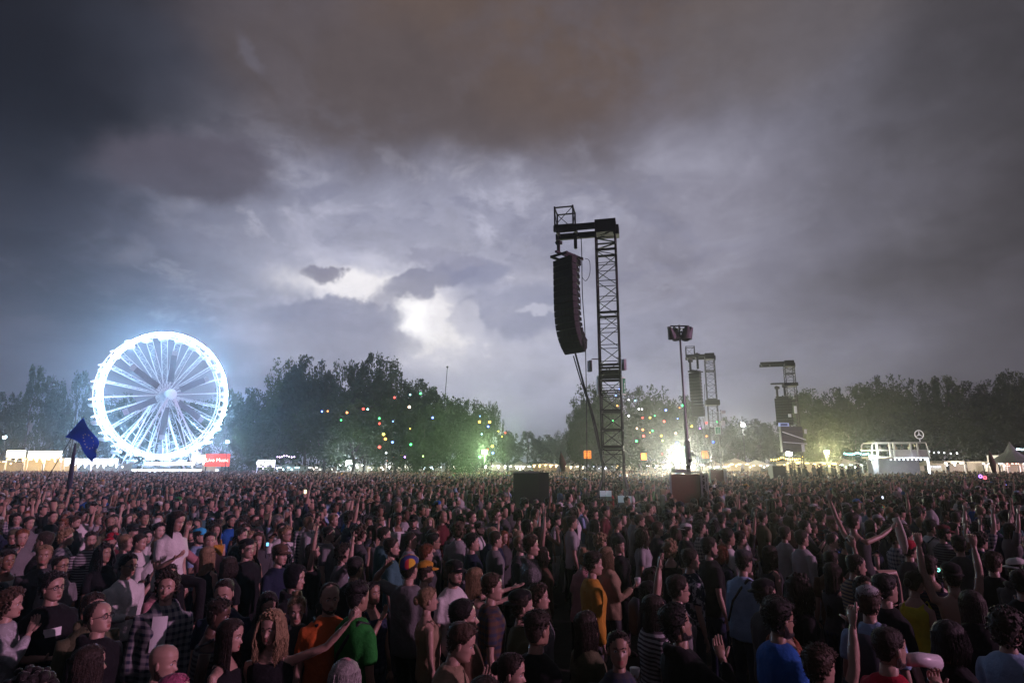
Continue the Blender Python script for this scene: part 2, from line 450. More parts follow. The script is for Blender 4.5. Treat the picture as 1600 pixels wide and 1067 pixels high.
for i, (px, yt, w, Y, k) in enumerate(right):
    tree(px, yt, w, Y, k, 'Dark tree in the wall of trees on the right, '+ordn(i, len(right)), 'wall of trees on the right', i)
tree(722, 704, 46, 88, 'bush', 'Dark round shrub under the green lit trees', None)
tree(380, 700, 60, 150, 'bush', 'Low bush between the red banner and the purple lit stall', None)
# ------------------------------------------------------------------ ferris wheel
WY = 150.0; wc = at(258, 617, WY); WR = 15.5; WPH = R(57); WW = 3.2
wheel = empty('ferris_wheel', (wc.x, WY, 0), WPH)
tag(wheel, 'Tall ferris wheel outlined in glaring white light', 'ferris wheel')
HZ = wc.z; NS = 24
e_rim = emis('rim_tubes', (.34,.63,1.0), 290.0); e_rim2 = emis('rear_rim_tubes', (.8,.9,1.0), 2.2)
m_wheel = mat('white_steel', (.8,.82,.86), .4, emit=(.62,.74,1.0), es=.0)
m_ban = mat('grey_banner', (.10,.11,.14), .7, nscale=1.5, namt=.4)
def wpt(a, r, y): return Vector((r*math.cos(a), y, HZ + r*math.sin(a)))
for y, nm, em, rad in ((-WW/2, 'front_light_ring', e_rim, .17), (WW/2, 'rear_light_ring', e_rim2, .09)):
    b = MB(); n = 96; pts = [wpt(2*math.pi*i/n, WR, y) for i in range(n+1)]
    b.tube(pts, rad, 6, cap=False, frame=Vector((0,1,0))); b.obj(nm, em, wheel, True)
    b = MB(); pts = [wpt(2*math.pi*i/48, WR-.75, y) for i in range(49)]
    b.tube(pts, .1, 5, cap=False, frame=Vector((0,1,0)))
    for i in range(48):
        a = 2*math.pi*i/48; b.bar(wpt(a, WR-.75, y), wpt(a+math.pi/48, WR-.2, y), .07); b.bar(wpt(a+2*math.pi/48, WR-.75, y), wpt(a+math.pi/48, WR-.2, y), .07)
    b.obj('rim_truss', m_wheel, wheel)
b = MB()
b.bar((0,-WW/2,WR), (0,WW/2,WR), .16); b.bar((0,-WW/2,WR-.8), (0,WW/2,WR-.8), .1)
cross_me = b.mesh('cross_tie', m_wheel)
b = MB()
b.bar((0,-1.0,.8), (0,-WW/2,WR-.7), .12); b.bar((0,1.0,.8), (0,WW/2,WR-.7), .12)
for k in range(11):
    t0, t1 = k/11, (k+1)/11; s0 = -1 if k % 2 else 1
    f = lambda t, sgn: Vector((0, sgn*(1.0+(WW/2-1.0)*t), .8+(WR-1.5)*t))
    b.bar(f(t0, s0), f(t1, -s0), .05); b.bar(f(t1, -1), f(t1, 1), .045)
spoke_me = b.mesh('spoke', m_wheel)
b = MB()   # gondola, origin at its pivot
b.tube([(0,0,-.2),(0,0,-2.2)], .06, 6)
gond_pole = b.mesh('gondola_pole', m_wheel)
b = MB(); b.tube([(0,0,-2.3),(0,0,-2.1),(0,0,-1.7),(0,0,-1.5)], [.5,.95,1.15,1.18], 14); gond_tub = b.mesh('gondola_tub', m_white, True)
b = MB(); b.tube([(0,0,-.45),(0,0,-.35),(0,0,-.1),(0,0,.02)], [1.15,1.1,.6,.1], 14); gond_roof = b.mesh('gondola_roof', m_white, True)
b = MB()
for i in range(14): b.ell((1.12*math.cos(i*6.283/14), 1.12*math.sin(i*6.283/14), -.5), (.09,.09,.09), 5, 4)
gond_bulb = b.mesh('gondola_lights', emis('gondola_bulbs', (.85,.92,1), 4))
for i in range(NS):
    a = 2*math.pi*(i+.5)/NS
    o = link('spoke', spoke_me, wheel, (0,0,HZ), (0,-(a-math.pi/2),0))
    o = link('cross_tie', cross_me, wheel, (0,0,HZ), (0,-(a-math.pi/2),0))
    p = wpt(a, WR+.25, 0)
    go = link('gondola', gond_tub, wheel, p); link('gondola_roof', gond_roof, go); link('gondola_pole', gond_pole, go); link('gondola_lights', gond_bulb, go)
b = MB()
b.box((0,0,0), (1.5,.08,8.0)); ban_me = b.mesh('banner', m_ban)
b = MB(); b.box((0,-.06,3.4), (1.45,.06,1.2)); ban_me2 = b.mesh('banner_emblem_panel', mat('pale_banner', (.3,.31,.34), .6, nscale=2, namt=.2))
for i in range(6):
    a = R(88+60*i)
    o = link('banner', ban_me, wheel, wpt(a, 7.2, -1.55), (0,-(a-math.pi/2),0)); link('banner_emblem_panel', ban_me2, o)
b = MB(); b.tube([(0,-3.2,HZ),(0,3.2,HZ)], .38, 12); b.ell((0,-2.7,HZ), (1.35,1.35,1.35), 20, 14); b.tube([(0,-1.3,HZ),(0,1.3,HZ)], 1.0, 14)
b.obj('hub', m_wheel, wheel, True)
for sx in (-1,1):
    for sy in (-1,1):
        b = MB(); top = Vector((sx*.4, sy*2.9, HZ)); foot = Vector((sx*10.5, sy*5.2, 0))
        b.bar(top, foot, .34); f2 = Vector((sx*6.6, sy*5.6, 0)); b.bar(top, f2, .22)
        for k in range(2, 11):
            t0 = k/11; b.bar(top.lerp(foot, t0), top.lerp(f2, t0+.06), .1)
        b.obj('support_leg', m_wheel, wheel)
b = MB(); b.box((0,0,.75), (24,13,1.5)); b.obj('platform', m_white, wheel)
b = MB()
for sy in (-6.55, 6.55):
    b.box((0,sy,1.5), (24,.12,.35)); b.box((0,sy,.5), (24,.12,.3))
for sx in (-12.05, 12.05): b.box((sx,0,1.45), (.12,13,.3))
b.obj('platform_lights', emis('platform_tubes', (.8,.9,1), 9), wheel)
b = MB(); b.box((0,-4.5,2.9), (12,3,.2)); b.box((0,-6.1,3.1), (12,.15,.7)); b.obj('ticket_canopy', m_white, wheel)
b = MB(); b.box((0,-6.22,3.1), (11.6,.06,.5)); b.box((0,-4.5,2.76), (11,.4,.06)); b.obj('canopy_lights', emis('canopy_tubes', (.85,.93,1), 12), wheel)
# ------------------------------------------------------------------ lamps on masts
def pt_light(name, loc, power, colr, rad, parent=None):
    d = bpy.data.lights.new(name, 'POINT'); d.energy = power; d.color = colr; d.shadow_soft_size = rad
    o = bpy.data.objects.new(name, d); COL.objects.link(o); o.location = loc
    if parent: o.parent = parent
    return o
def flood(px, py, Y, power, colr, label, rad=.28, lens=60):
    p = at(px, py, Y); root = empty('floodlight', (p.x, Y, 0)); tag(root, label, 'floodlight')
    b = MB(); b.tube([(0,.25,0),(0,.25,p.z+.1)], .07, 8); b.obj('mast', m_black, root, True)
    b = MB(); b.box((0,.14,p.z), (.8,.16,.6)); b.obj('lamp_housing', m_black, root)
    b = MB(); b.box((0,.04,p.z), (.7,.05,.5)); b.obj('lamp_lens', emis('lens_'+str(px), colr, lens), root)
    pt_light('lamp_light', (0,-.5,p.z), power, colr, rad, root)
flood(545, 722, 92, 2600, (.86,1,.93), 'Bright cool floodlight shining under the big dark trees')
flood(1060, 715, 79, 24000, (1,.98,.74), 'Dazzling floodlight low behind the brown panel box', lens=110)
flood(1363, 714, 82.3, 1500, (.88,1,.93), 'Bright white floodlight on the left of the open bus bar')
flood(1233, 708, 74, 900, (1,.98,.85), 'Small floodlight glowing under the dark video screen')
flood(1161, 664, 130, 3500, (.98,1,.86), 'Small high floodlight among the dim trees')
flood(757, 706, 82, 7500, (.62,1,.42), 'Greenish floodlight lighting the right end of the big tree group', lens=8)
flood(1292, 706, 92, 7000, (1,.95,.42), 'Yellow green floodlight at the foot of the right trees', lens=20)
flood(7, 683, 130, 500, (.8,1,1), 'Small round lamp high in the trees at the left edge', lens=40)
flood(355, 690, 118, 2500, (.45,.75,1), 'Blue work light in the trees beside the ferris wheel', lens=8)
# ------------------------------------------------------------------ coloured globe lanterns strung in the trees
LC = dict(red=(1,.07,.05), orange=(1,.35,.08), amber=(1,.55,.1), yellow=(1,.85,.12), green=(.1,1,.25), blue=(.15,.25,1), cyan=(.45,.9,1), white=(.9,.95,1), peach=(1,.72,.5), purple=(.5,.2,1), lime=(.7,1,.3))
L1 = [(412,491,'blue'),(448,489,'orange'),(532,545,'green'),(569,498,'orange'),(671,475,'red'),(698,477,'cyan'),(866,404,'red'),(771,534,'green'),(772,566,'red'),(856,553,'blue'),(797,633,'yellow'),(809,663,'orange'),(772,713,'red'),(853,683,'blue'),(813,749,'white'),(963,386,'cyan'),(1028,379,'green'),(958,463,'peach'),(963,598,'amber'),(967,697,'green'),(1104,530,'blue'),(1044,770,'lime'),(930,775,'purple')]
L2 = [(1400,520,'blue'),(1397,556,'amber'),(1460,557,'amber'),(1451,585,'blue'),(1411,632,'cyan'),(1515,614,'yellow'),(1558,624,'red'),(1537,648,'yellow'),(1477,708,'yellow'),(1480,750,'blue'),(1448,728,'red'),(1399,774,'green')]
L3 = [(695,296,'blue'),(716,258,'blue'),(703,357,'orange'),(770,322,'white'),(810,327,'cyan'),(831,377,'white'),(850,378,'white'),(771,418,'white'),(854,429,'red'),(898,428,'yellow'),(926,417,'green'),(992,384,'blue'),(1073,370,'orange'),(1092,356,'green'),(1062,434,'blue'),(982,451,'red'),(677,449,'green'),(820,492,'peach'),(855,500,'orange'),(897,517,'orange'),(913,506,'green'),(860,537,'red'),(965,536,'yellow'),(973,565,'lime'),(1051,521,'peach'),(817,567,'green'),(1059,578,'blue'),(1106,603,'cyan'),(1233,459,'red'),(1298,453,'green'),(1195,493,'purple'),(1147,480,'yellow'),(1236,538,'orange'),(1275,574,'blue'),(970,644,'red')]
lant_me = {}
for k, c in LC.items():
    b = MB(); b.ell((0,0,0), (.27,.27,.25), 12, 8); lant_me[k] = b.mesh('lantern', emis('lantern_'+k, c, 5.5 if k not in ('blue','purple') else 8), True)
b = MB(); b.tube([(0,0,.24),(0,0,.34)], .07, 6); lcap = b.mesh('lantern_cap', m_black)
def near_word(px, py):
    return ('high' if py < 640 else 'halfway up' if py < 680 else 'low')
def lanterns(lst, sc, ox, oy, Y, where, group):
    pts = []
    for j, (zx_, zy_, c) in enumerate(lst):
        px, py = ox+zx_/sc, oy+zy_/sc
        pts.append((px, py, c, at(px, py, Y + (j*37 % 11)*.5)))
    for c in set(p[2] for p in pts):
        same = sorted([p for p in pts if p[2] == c])
        for i, p in enumerate(same):
            o = link('globe_lantern', lant_me[c], None, p[3])
            s_ = .36 + ((i*53+int(p[0])) % 10)*.045; o.scale = (s_, s_, s_)
            lab = '%s lantern %s in the %s' % (c.capitalize(), near_word(p[0], p[1]), where)
            if len(same) > 1: lab += ', %s %s one' % (ordn(i, len(same)), c)
            tag(o, lab, 'lantern', group); link('lantern_cap', lcap, o)
    pts.sort(key=lambda p: p[0]); b = MB()
    for a, c in zip(pts, pts[1:]):
        u, v = a[3]+Vector((0,0,.3)), c[3]+Vector((0,0,.3)); m_ = (u+v)/2 - Vector((0,0,.25))
        b.tube([u, m_, v], .008, 3)
    tag(b.obj('lantern_wire', m_cable), 'Thin sagging wire that carries the lanterns in the '+where, 'wire')
lanterns(L1, 4.0, 400, 520, 86, 'big tree group', 'lanterns in the big tree group')
lanterns(L2, 4.0, 400, 520, 92, 'drooping willow', 'lanterns by the willow')
lanterns(L3, 3.81, 780, 540, 98, 'trees behind near tower', 'lanterns behind the near tower')
# ------------------------------------------------------------------ stalls and tents along the far edge of the field
m_canvas = mat('white_canvas', (.62,.56,.46), .8, nscale=1.2, namt=.12)
m_wood = mat('stall_wood', (.2,.13,.08), .7, nscale=5, namt=.3)
def stall(px0, px1, yt, Y, c, s, label, roof='flat', sign=None, ss=0, group='lit stalls along the far edge of the field', below=1.0, lit=0):
    p0, p1 = at(px0, yt, Y), at(px1, yt, Y); W = p1.x-p0.x; H = max(p0.z, 3.0); x = (p0.x+p1.x)/2
    root = empty('market_stall' if roof != 'tent' else 'market_tent', (x, Y, 0)); tag(root, label, 'stall' if roof != 'tent' else 'tent', group)
    Dp = 4.0
    b = MB(); b.box((0,-.3,.6), (W*.98,.5,1.2)); b.obj('counter', m_wood, root)
    b = MB(); b.box((0,Dp-.1,H*.4), (W*.96,.1,H*.8-.2)); b.obj('back_wall', m_canvas, root)
    n = max(2, round(W/3)+1); pb = MB(); pb.box((0,0,H*.36), (.1,.1,H*.72)); pm = pb.mesh('post', m_white)
    for i in range(n): link('post', pm, root, (-W/2+.1+(W-.2)*i/(n-1), -.6, 0))
    zt = H*.74 if sign or roof == 'tent' else H*.82
    b = MB()
    if roof == 'tent':
        k = max(1, round(W/4.5))
        for i in range(k):
            a, e = -W/2+W*i/k, -W/2+W*(i+1)/k; m_ = (a+e)/2
            b.add([(a,-.7,zt),(e,-.7,zt),(e,Dp,zt),(a,Dp,zt),(m_,Dp/2-.3,H)], [(0,1,4),(1,2,4),(2,3,4),(3,0,4),(0,3,2,1)])
    else: b.box((0,Dp/2-.4,zt+.08), (W,Dp+.6,.14))
    b.obj('roof', m_canvas, root)
    le = emis('stall_%d_%d' % (px0, Y), c, s*1.8)
    b = MB(); k = max(3, int(W/1.1))
    for i in range(k):
        xx = -W/2+.4+(W-.8)*i/(k-1); hh = .5+.5*((i*7919+px0) % 5)/5
        b.box((xx, -.45, zt-.16), (min(.8, W/k*.7)*hh, .1, .09))
        if (i*31+px0) % 3: b.ell((xx, 1.2, zt-.5), (.12,.12,.12), 6, 4)
    b.obj('lamp_row', le, root)
    if sign:
        b = MB(); b.box((0,-.78,(zt+H)/2+.1), (W*.97,.14,(H-zt)*.95)); b.obj('lit_sign', emis('sign_%d' % px0, sign, ss), root)
    if lit: pt_light('lamp_light', (0,-1.6,zt-.3), lit, c, .5, root)
    return root
warm, cool, bluish = (1,.70,.32), (1,.95,.85), (.6,.72,1)
spots = [(-60,14,714,120,warm,9,'flat',None,0,500),(16,46,704,118,warm,8,'flat',(1,.93,.78),3.0,900),(49,103,705,118,warm,8,'flat',(1,.93,.80),3.4,1500),(105,190,717,120,bluish,10,'flat',(.85,.92,1),3,500),
 (303,326,711,130,(1,.93,.85),10,'flat',(1,.95,.9),3.0,600),(404,433,719,112,(.7,.6,1),9,'flat',(.86,.84,1),3.2,700),(436,470,721,108,(.5,.85,1),9,'tent',None,0,300),(474,520,722,116,cool,7,'tent',None,0,0),
 (528,572,720,112,(.9,1,.95),11,'flat',None,0,400),(575,600,721,110,(1,.93,.7),9,'tent',None,0,300),(604,640,719,104,cool,8,'flat',(.95,.95,.95),1.6,400),(645,692,720,108,(.7,.85,1),10,'tent',None,0,300),
 (696,742,723,120,(1,.85,.8),5,'flat',None,0,0),(745,792,719,122,cool,12,'tent',None,0,600),(795,830,720,126,(1,.95,.85),12,'tent',None,0,400),(832,872,721,140,warm,9,'flat',None,0,200),(880,914,721,138,(1,.85,.6),9,'tent',None,0,200),
 (924,960,720,120,(.7,.75,1),8,'tent',None,0,300),(962,1002,721,124,warm,8,'flat',None,0,300),(1008,1042,719,122,cool,10,'tent',None,0,0),(1066,1098,719,110,cool,14,'flat',None,0,0),(1104,1134,720,112,(1,.9,.7),12,'tent',None,0,600),
 (1138,1168,715,120,(1,.72,.4),9,'tent',None,0,700),(1172,1200,718,124,(1,.8,.55),8,'tent',None,0,300),(1226,1262,716,112,(1,.78,.3),8,'flat',None,0,800),(1266,1304,717,104,(1,.75,.35),7,'flat',None,0,600),(1308,1344,716,110,(.8,1,.85),8,'tent',None,0,300),
 (1446,1466,719,108,bluish,7,'tent',None,0,0),(1470,1502,715,104,(1,.88,.75),12,'flat',None,0,300),(1506,1534,716,106,(1,.93,.85),11,'flat',None,0,300),(1536,1562,712,100,(1,.95,.88),13,'flat',(1,.9,.7),1.2,500),
 (1566,1588,716,98,(1,.35,.3),7,'flat',None,0,200),(1590,1630,712,100,(1,.85,.7),9,'tent',None,0,300)]
adj = {True:'warm yellow', False:'cool white'}
for i, (a, e, yt, Y, c, s, rf, sg, ss, lt) in enumerate(spots):
    ref = ('left of the ferris wheel' if e < 200 else 'right of the ferris wheel' if a < 480 else 'under the big tree group' if a < 742 else 'left of the near tower' if e < 930 else 'behind the near tower' if a < 1060 else 'between pole lamp and far tower' if a < 1210 else 'right of the far tower' if a < 1350 else 'right of the open bus bar')
    same = [q for q in spots if (('left of the ferris wheel' if q[1] < 200 else 'right of the ferris wheel' if q[0] < 480 else 'under the big tree group' if q[0] < 742 else 'left of the near tower' if q[1] < 930 else 'behind the near tower' if q[0] < 1060 else 'between pole lamp and far tower' if q[0] < 1210 else 'right of the far tower' if q[0] < 1350 else 'right of the open bus bar') == ref)]
    same.sort(); k_ = [q[0] for q in same].index(a)
    tone = 'purple white' if c == (.7,.6,1) else 'red' if c == (1,.35,.3) else 'bluish' if c[0] < .75 else 'warm yellow' if c[2] < .8 else 'white'
    stall(a, e, yt, Y, c, s, '%s lit %s %s, %s one' % (tone.capitalize(), 'tent' if rf == 'tent' else 'signed stall' if sg else 'stall', ref, ordn(k_, len(same))), rf, sg, ss, lit=lt)
# red banner
Yb = 126; p = at(340, 718, Yb); W = (357-322)/F*Yb; root = empty('banner_wall', (p.x, Yb, 0), R(8)); tag(root, 'Glowing red banner wall with pale lettering right of the wheel', 'banner')
b = MB(); zt, zb = at(340,709,Yb).z, at(340,728.5,Yb).z; b.box((0,0,(zt+zb)/2), (W,.3,zt-zb)); b.obj('banner_face', emis('red_banner', (1,.07,.04), 1.5), root)
b = MB(); b.box((-W/2+.1,.3,zb/2+.6), (.2,.2,zb+1.2)); b.box((W/2-.1,.3,zb/2+.6), (.2,.2,zb+1.2)); b.obj('banner_posts', m_black, root)
text('Live Music', 1.05, emis('banner_text', (1,.85,.7), 3), root, (0,-.19,(zt+zb)/2), (R(90),0,0), name='banner_lettering')
pt_light('banner_light', (0,-2,zt+.8), 900, (1,.12,.1), .5, root)
# glowing orange frames
def glow_frame(px, py, wpx, hpx, Y, c, s, label, arcs=0):
    p = at(px, py, Y); root = empty('light_sculpture', (p.x, Y, 0)); tag(root, label, 'light sculpture')
    w, h = wpx/F*Y, hpx/F*Y; b = MB()
    if arcs:
        for i in range(arcs):
            x0 = -w/2 + w*(i+.5)/arcs; r = w/arcs*.42
            pts = [(x0-r, 0, p.z-h/2)] + [(x0-r*math.cos(t*math.pi/6), 0, p.z+h*.1+r*math.sin(t*math.pi/6)) for t in range(7)] + [(x0+r, 0, p.z-h/2)]
            b.tube(pts, .09+.05*(i % 2), 6)
    else:
        for i in range(4):
            b.bar((-w/2+w*i/3,0,p.z-h/2), (-w/2+w*i/3,0,p.z+h/2), .12); b.bar((-w/2,0,p.z-h/2+h*i/3), (w/2,0,p.z-h/2+h*i/3), .12)
        b.box((0,.3,p.z), (w*.7,.08,h*.7))
    b.obj('light_tubes', emis('glow_%d' % px, c, s), root)
    b = MB(); b.bar((-w/2,.25,0), (-w/2,.25,p.z+h/2), .1); b.bar((w/2,.25,0), (w/2,.25,p.z+h/2), .1); b.obj('scaffold', m_black, root)
glow_frame(611, 714, 11, 12, 102, (1,.22,.05), 4, 'Orange arch of light tubes left of the tree fork', 2)
glow_frame(624, 714, 13, 14, 101, (1,.62,.03), 4, 'Yellow and amber arches of light above the white stall', 3)
glow_frame(918, 710, 10, 11, 108, (1,.27,.04), 1.8, 'Square orange light frame left of the near tower')
glow_frame(1006, 713, 7, 9, 112, (1,.33,.06), 4, 'Small orange light frame right of the near tower')
glow_frame(1102, 710, 9, 10, 104, (1,.36,.1), 1.6, 'Orange light frame under the second speaker tower')
# festoon bulbs
def festoon(pts_px, Y, c, s, label, n):
    b = MB(); w = MB(); P_ = [at(x, y, Y) for x, y in pts_px]
    for a, e in zip(P_, P_[1:]):
        w.tube([a, (a+e)/2-Vector((0,0,.2)), e], .01, 3)
        for i in range(n):
            t = (i+.5)/n; q = a.lerp(e, t)-Vector((0,0,.2*math.sin(math.pi*t)+.1)); b.ell(q, (.09,.09,.11), 6, 4)
    root = empty('festoon_lights', P_[0]); tag(root, label, 'festoon')
    bo = b.obj('bulbs', emis('festoon_%d' % pts_px[0][0], c, s), root); wo_ = w.obj('festoon_wire', m_cable, root)
    for o in (bo, wo_): o.location = -P_[0]
festoon([(1203,717),(1222,713),(1240,716),(1256,712)], 96, (1,.7,.15), 12, 'String of amber bulbs below the far video screen', 5)
festoon([(1448,703),(1470,705),(1500,706)], 96, (.85,.9,1), 8, 'Sparse string of white bulbs right of the open bus bar', 3)
festoon([(1574,703),(1590,700),(1606,698)], 92, (.6,.85,1), 14, 'String of pale blue bulbs at the right edge', 7)
festoon([(1318,707),(1340,706),(1357,707)], 88, (.35,1,.95), 10, 'Cyan bulb string reaching the left end of the bus bar', 9)
festoon([(432,712),(446,710),(462,712)], 100, (.8,.55,1), 9, 'Violet bulb string above the purple lit stall', 4)
# grey peaked tent right
p = at(1577, 690, 92); root = empty('peaked_tent', (p.x, 92, 0)); tag(root, 'Large grey peaked tent by the stalls at the right edge', 'tent')
b = MB(); a = 3.2
b.tube([(0,0,p.z),(0,0,p.z-.6)], [.05,.25], 8)
ring0 = [(a*math.cos(i*math.pi/6), a*math.sin(i*math.pi/6), 3.0) for i in range(12)]; ring1 = [(.9*math.cos(i*math.pi/6), .9*math.sin(i*math.pi/6), p.z-1.6) for i in range(12)]; ring2 = [(.2*math.cos(i*math.pi/6), .2*math.sin(i*math.pi/6), p.z-.4) for i in range(12)]
b.add(ring0+ring1+ring2, [(j+r_*12, (j+1)%12+r_*12, (j+1)%12+(r_+1)*12, j+(r_+1)*12) for r_ in range(2) for j in range(12)])
b.obj('tent_roof', mat('grey_canvas', (.25,.26,.28), .8, nscale=2), root)
b = MB()
for i in range(0,12,2): b.bar((a*math.cos(i*math.pi/6), a*math.sin(i*math.pi/6), 0), (a*math.cos(i*math.pi/6), a*math.sin(i*math.pi/6), 3), .08)
b.obj('tent_posts', m_alu, root)
# slanting mast rising behind the trees
b = MB(); b.tube([at(688,700,112)-Vector((0,0,2)), at(699,574,112)], [.14,.05], 6); b.ell(at(699,573.5,112), (.2,.2,.2), 8, 6)
tag(b.obj('slanting_mast', m_black), 'Thin slanting mast sticking up behind the green lit tree', 'mast')
# ------------------------------------------------------------------ the open bus bar with its ring sign
BY = 84; pl, pr = at(1357, 720, BY), at(1441, 720, BY); BW = pr.x-pl.x
bus = empty('bus_bar', ((pl.x+pr.x)/2, BY, 0), R(-4)); tag(bus, 'Two level open bar shaped like a vintage bus, pale frame and ring sign', 'bar')
z0, z1, z2, z3 = 1.2, at(1400,714,BY).z, at(1400,703.5,BY).z, at(1400,692,BY).z
m_frame = mat('pale_frame', (.36,.35,.33), .4, nscale=3, namt=.1)
b = MB(); hw = BW/2
for y in (-1.4, 1.4):
    pts = [(-hw,y,z1)] + [(-hw+.1+.5*(1-math.cos(t*math.pi/8)), y, z3-.5+.5*math.sin(t*math.pi/8)) for t in range(5)] + [(hw-.2,y,z3),(hw,y,z2),(hw+.1,y,z1-.2)]
    b.tube(pts, .1, 6)
    b.bar((-hw,y,z2), (hw,y,z2), .1); b.bar((-hw,y,z1), (hw,y,z1), .14)
for x in (-hw, hw-.2): b.bar((x,-1.4,z2), (x,1.4,z2), .1); 
b.obj('bus_frame', m_frame, bus)
pb = MB(); pb.box((0,0,(z1+z3)/2), (.22,.12,z3-z1)); pm = pb.mesh('window_pillar', m_frame)
for t in (.1,.33,.40,.70,.82): link('window_pillar', pm, bus, (-hw+BW*t, -1.4, 0))
b = MB(); b.box((BW*.16,-1.36,(z1+z2)/2), (BW*.66,.08,z2-z1-.1)); b.obj('side_panel', mat('panel_grey', (.3,.28,.27), .5, nscale=2), bus)
b = MB(); b.box((0,0,z1-.1), (BW,2.8,.18)); b.obj('upper_deck', m_wood, bus)
b = MB(); b.box((0,.1,z3+.04), (BW*.9,2.6,.08)); b.obj('bus_roof', m_frame, bus)
b = MB(); b.box((.3,1.2,(z0+z1)/2), (BW*.94,.1,z1-z0)); b.box((0,0,z0-.1), (BW,2.9,.2)); b.box((-hw+.35,-1.2,z0/2+z1/2), (.7,.3,z1-z0-.2)); b.obj('lower_body', mat('bus_grey', (.16,.16,.19), .5, nscale=2), bus)
b = MB()
for i in range(9): b.ell((-hw*.3+i*BW*.075, -1.0, z1-.35), (.1,.1,.1), 8, 5)
b.box((hw*.93, -1.45, (z0+z1)/2), (.25,.06,z1-z0-.3)); b.box((hw*.35,-1.46,z1-.12), (BW*.6,.04,.05))
b.obj('bar_lamps', emis('bar_bulbs', (.8,.88,1), 5), bus)
b = MB(); b.box((.6,-1.5,z0-.05), (BW*.62,.1,.12)); b.obj('step_light', emis('step_tube', (1,.85,.7), .9), bus)
b = MB()
for i in range(8): b.tube([(-hw*.2+i*.75,-.4,z0),(-hw*.2+i*.75,-.4,z0+.6)], .1, 6)
b.obj('bar_stools', m_black, bus)
pt_light('bar_light', (hw*.4,-1.9,z1-.3), 50, (.7,.75,1), .4, bus)
rp = at(1433, 679, BY); rx = rp.x-bus.location.x; rz = rp.z; rr_ = 6.3/F*BY
b = MB()
b.tube([(rx+rr_*math.cos(t*math.pi/16), -.2, rz+rr_*math.sin(t*math.pi/16)) for t in range(33)], .07, 6, cap=False, frame=Vector((0,1,0)))
for k in range(3):
    a = R(90+120*k); n_ = (math.cos(a+math.pi/2)*.11, math.sin(a+math.pi/2)*.11)
    b.add([(rx+n_[0],-.2,rz+n_[1]),(rx-n_[0],-.2,rz-n_[1]),(rx+rr_*math.cos(a),-.2,rz+rr_*math.sin(a)),(rx,-.29,rz),(rx,-.11,rz)], [(0,3,2),(3,1,2),(1,4,2),(4,0,2)])
b.bar((rx,-.2,z3), (rx,-.2,rz-rr_), .09)
b.obj('ring_sign', mat('lit_white', (.8,.82,.85), .4, emit=(.85,.9,1), es=.2), bus)
# raised dark platform right of the distant tower, with people on it (people added below)
p0, p1 = zx(1214,0,58), zx(1352,0,58); b = MB(); b.box(((p0+p1)/2,59.5,.5), (p1-p0,3.4,1.0)); b.box(((p0+p1)/2,57.75,1.5), (p1-p0,.06,.05))
for i in range(8): b.bar((p0+(p1-p0)*i/7,57.75,1.0), (p0+(p1-p0)*i/7,57.75,1.52), .05)
tag(b.obj('viewing_platform', m_box), 'Low dark viewing platform carrying a row of silhouetted people', 'platform')
# ------------------------------------------------------------------ delay towers
TOWER_SECTIONS = 5
def mast_section_mesh(s, h, bays):
    c = MB(); d = MB()
    for sx in (-1,1):
        for sy in (-1,1): c.tube([(sx*s/2, sy*s/2, 0), (sx*s/2, sy*s/2, h)], .040, 8)
    bh = h/bays; cr = [(-s/2,-s/2),(s/2,-s/2),(s/2,s/2),(-s/2,s/2)]
    for i in range(bays+1):
        z = min(max(i*bh, .03), h-.03)
        for k in range(4):
            a, b_ = cr[k], cr[(k+1)%4]
            d.bar((*a,z), (*b_,z), .055 if i in (0,bays) else .032, .055 if i in (0,bays) else .032)
    for i in range(bays):
        for k in range(4):
            a, b_ = cr[k], cr[(k+1)%4]
            if (i+k) % 2: a, b_ = b_, a
            d.bar((*a,i*bh+.03), (*b_,(i+1)*bh-.03), .034)
    for k in range(4):                      # doubled bracing at the joint
        a, b_ = cr[k], cr[(k+1)%4]; d.bar((*a,h-.34), (*b_,h-.34), .026)
    return c.mesh('mast_chords', m_black, True), d.mesh('mast_bracing', m_black)
def hoist_mesh():
    b = MB(); b.tube([(0,0,0),(0,0,.52)], .085, 10); b.ell((0,0,.58), (.17,.12,.13), 10, 7); b.tube([(-.13,0,.58),(.19,0,.58)], .1, 10)
    return b.mesh('chain_hoist', m_black, True)
hoist_me = hoist_mesh()
def cabinet_mesh(w, h, d):
    b = MB(); bv = .03; hd = d*.62; hw = w/2; rw = w*.32
    # tapered cabinet: wide grille front at -y, narrow back at +y
    vs = [(-hw,-hd*.5,-h/2),(hw,-hd*.5,-h/2),(hw,-hd*.5,h/2),(-hw,-hd*.5,h/2), (-hw*.98,hd*.1,-h/2),(hw*.98,hd*.1,-h/2),(hw*.98,hd*.1,h/2),(-hw*.98,hd*.1,h/2), (-rw,hd,-h*.36),(rw,hd,-h*.36),(rw,hd,h*.36),(-rw,hd,h*.36)]
    b.add(vs, [(0,1,2,3),(0,4,5,1),(1,5,6,2),(2,6,7,3),(3,7,4,0),(4,8,9,5),(5,9,10,6),(6,10,11,7),(7,11,8,4),(8,11,10,9)])
    body = b.mesh('cabinet_body', m_box)
    g_ = MB(); g_.box((0,-hd*.5-.014,0), (w*.95,.024,h*.86)); 
    gr = g_.mesh('grille', m_grille)
    r = MB()
    for sx in (-1,1):
        r.box((sx*(hw-.02),-hd*.2,0), (.05,.10,h*.9)); r.box((sx*(hw*.9),hd*.25,h*.2), (.04,hd*.5,.05)); r.box((sx*rw*.9, hd+.05, 0), (.06,.12,h*.6))
    for x in (-.3,-.1,.1,.3): r.box((x*w,-hd*.5-.03,h*.0), (.02,.012,h*.8))
    rg = r.mesh('rigging', m_black)
    return body, gr, rg
cab = cabinet_mesh(1.3, .318, .92)
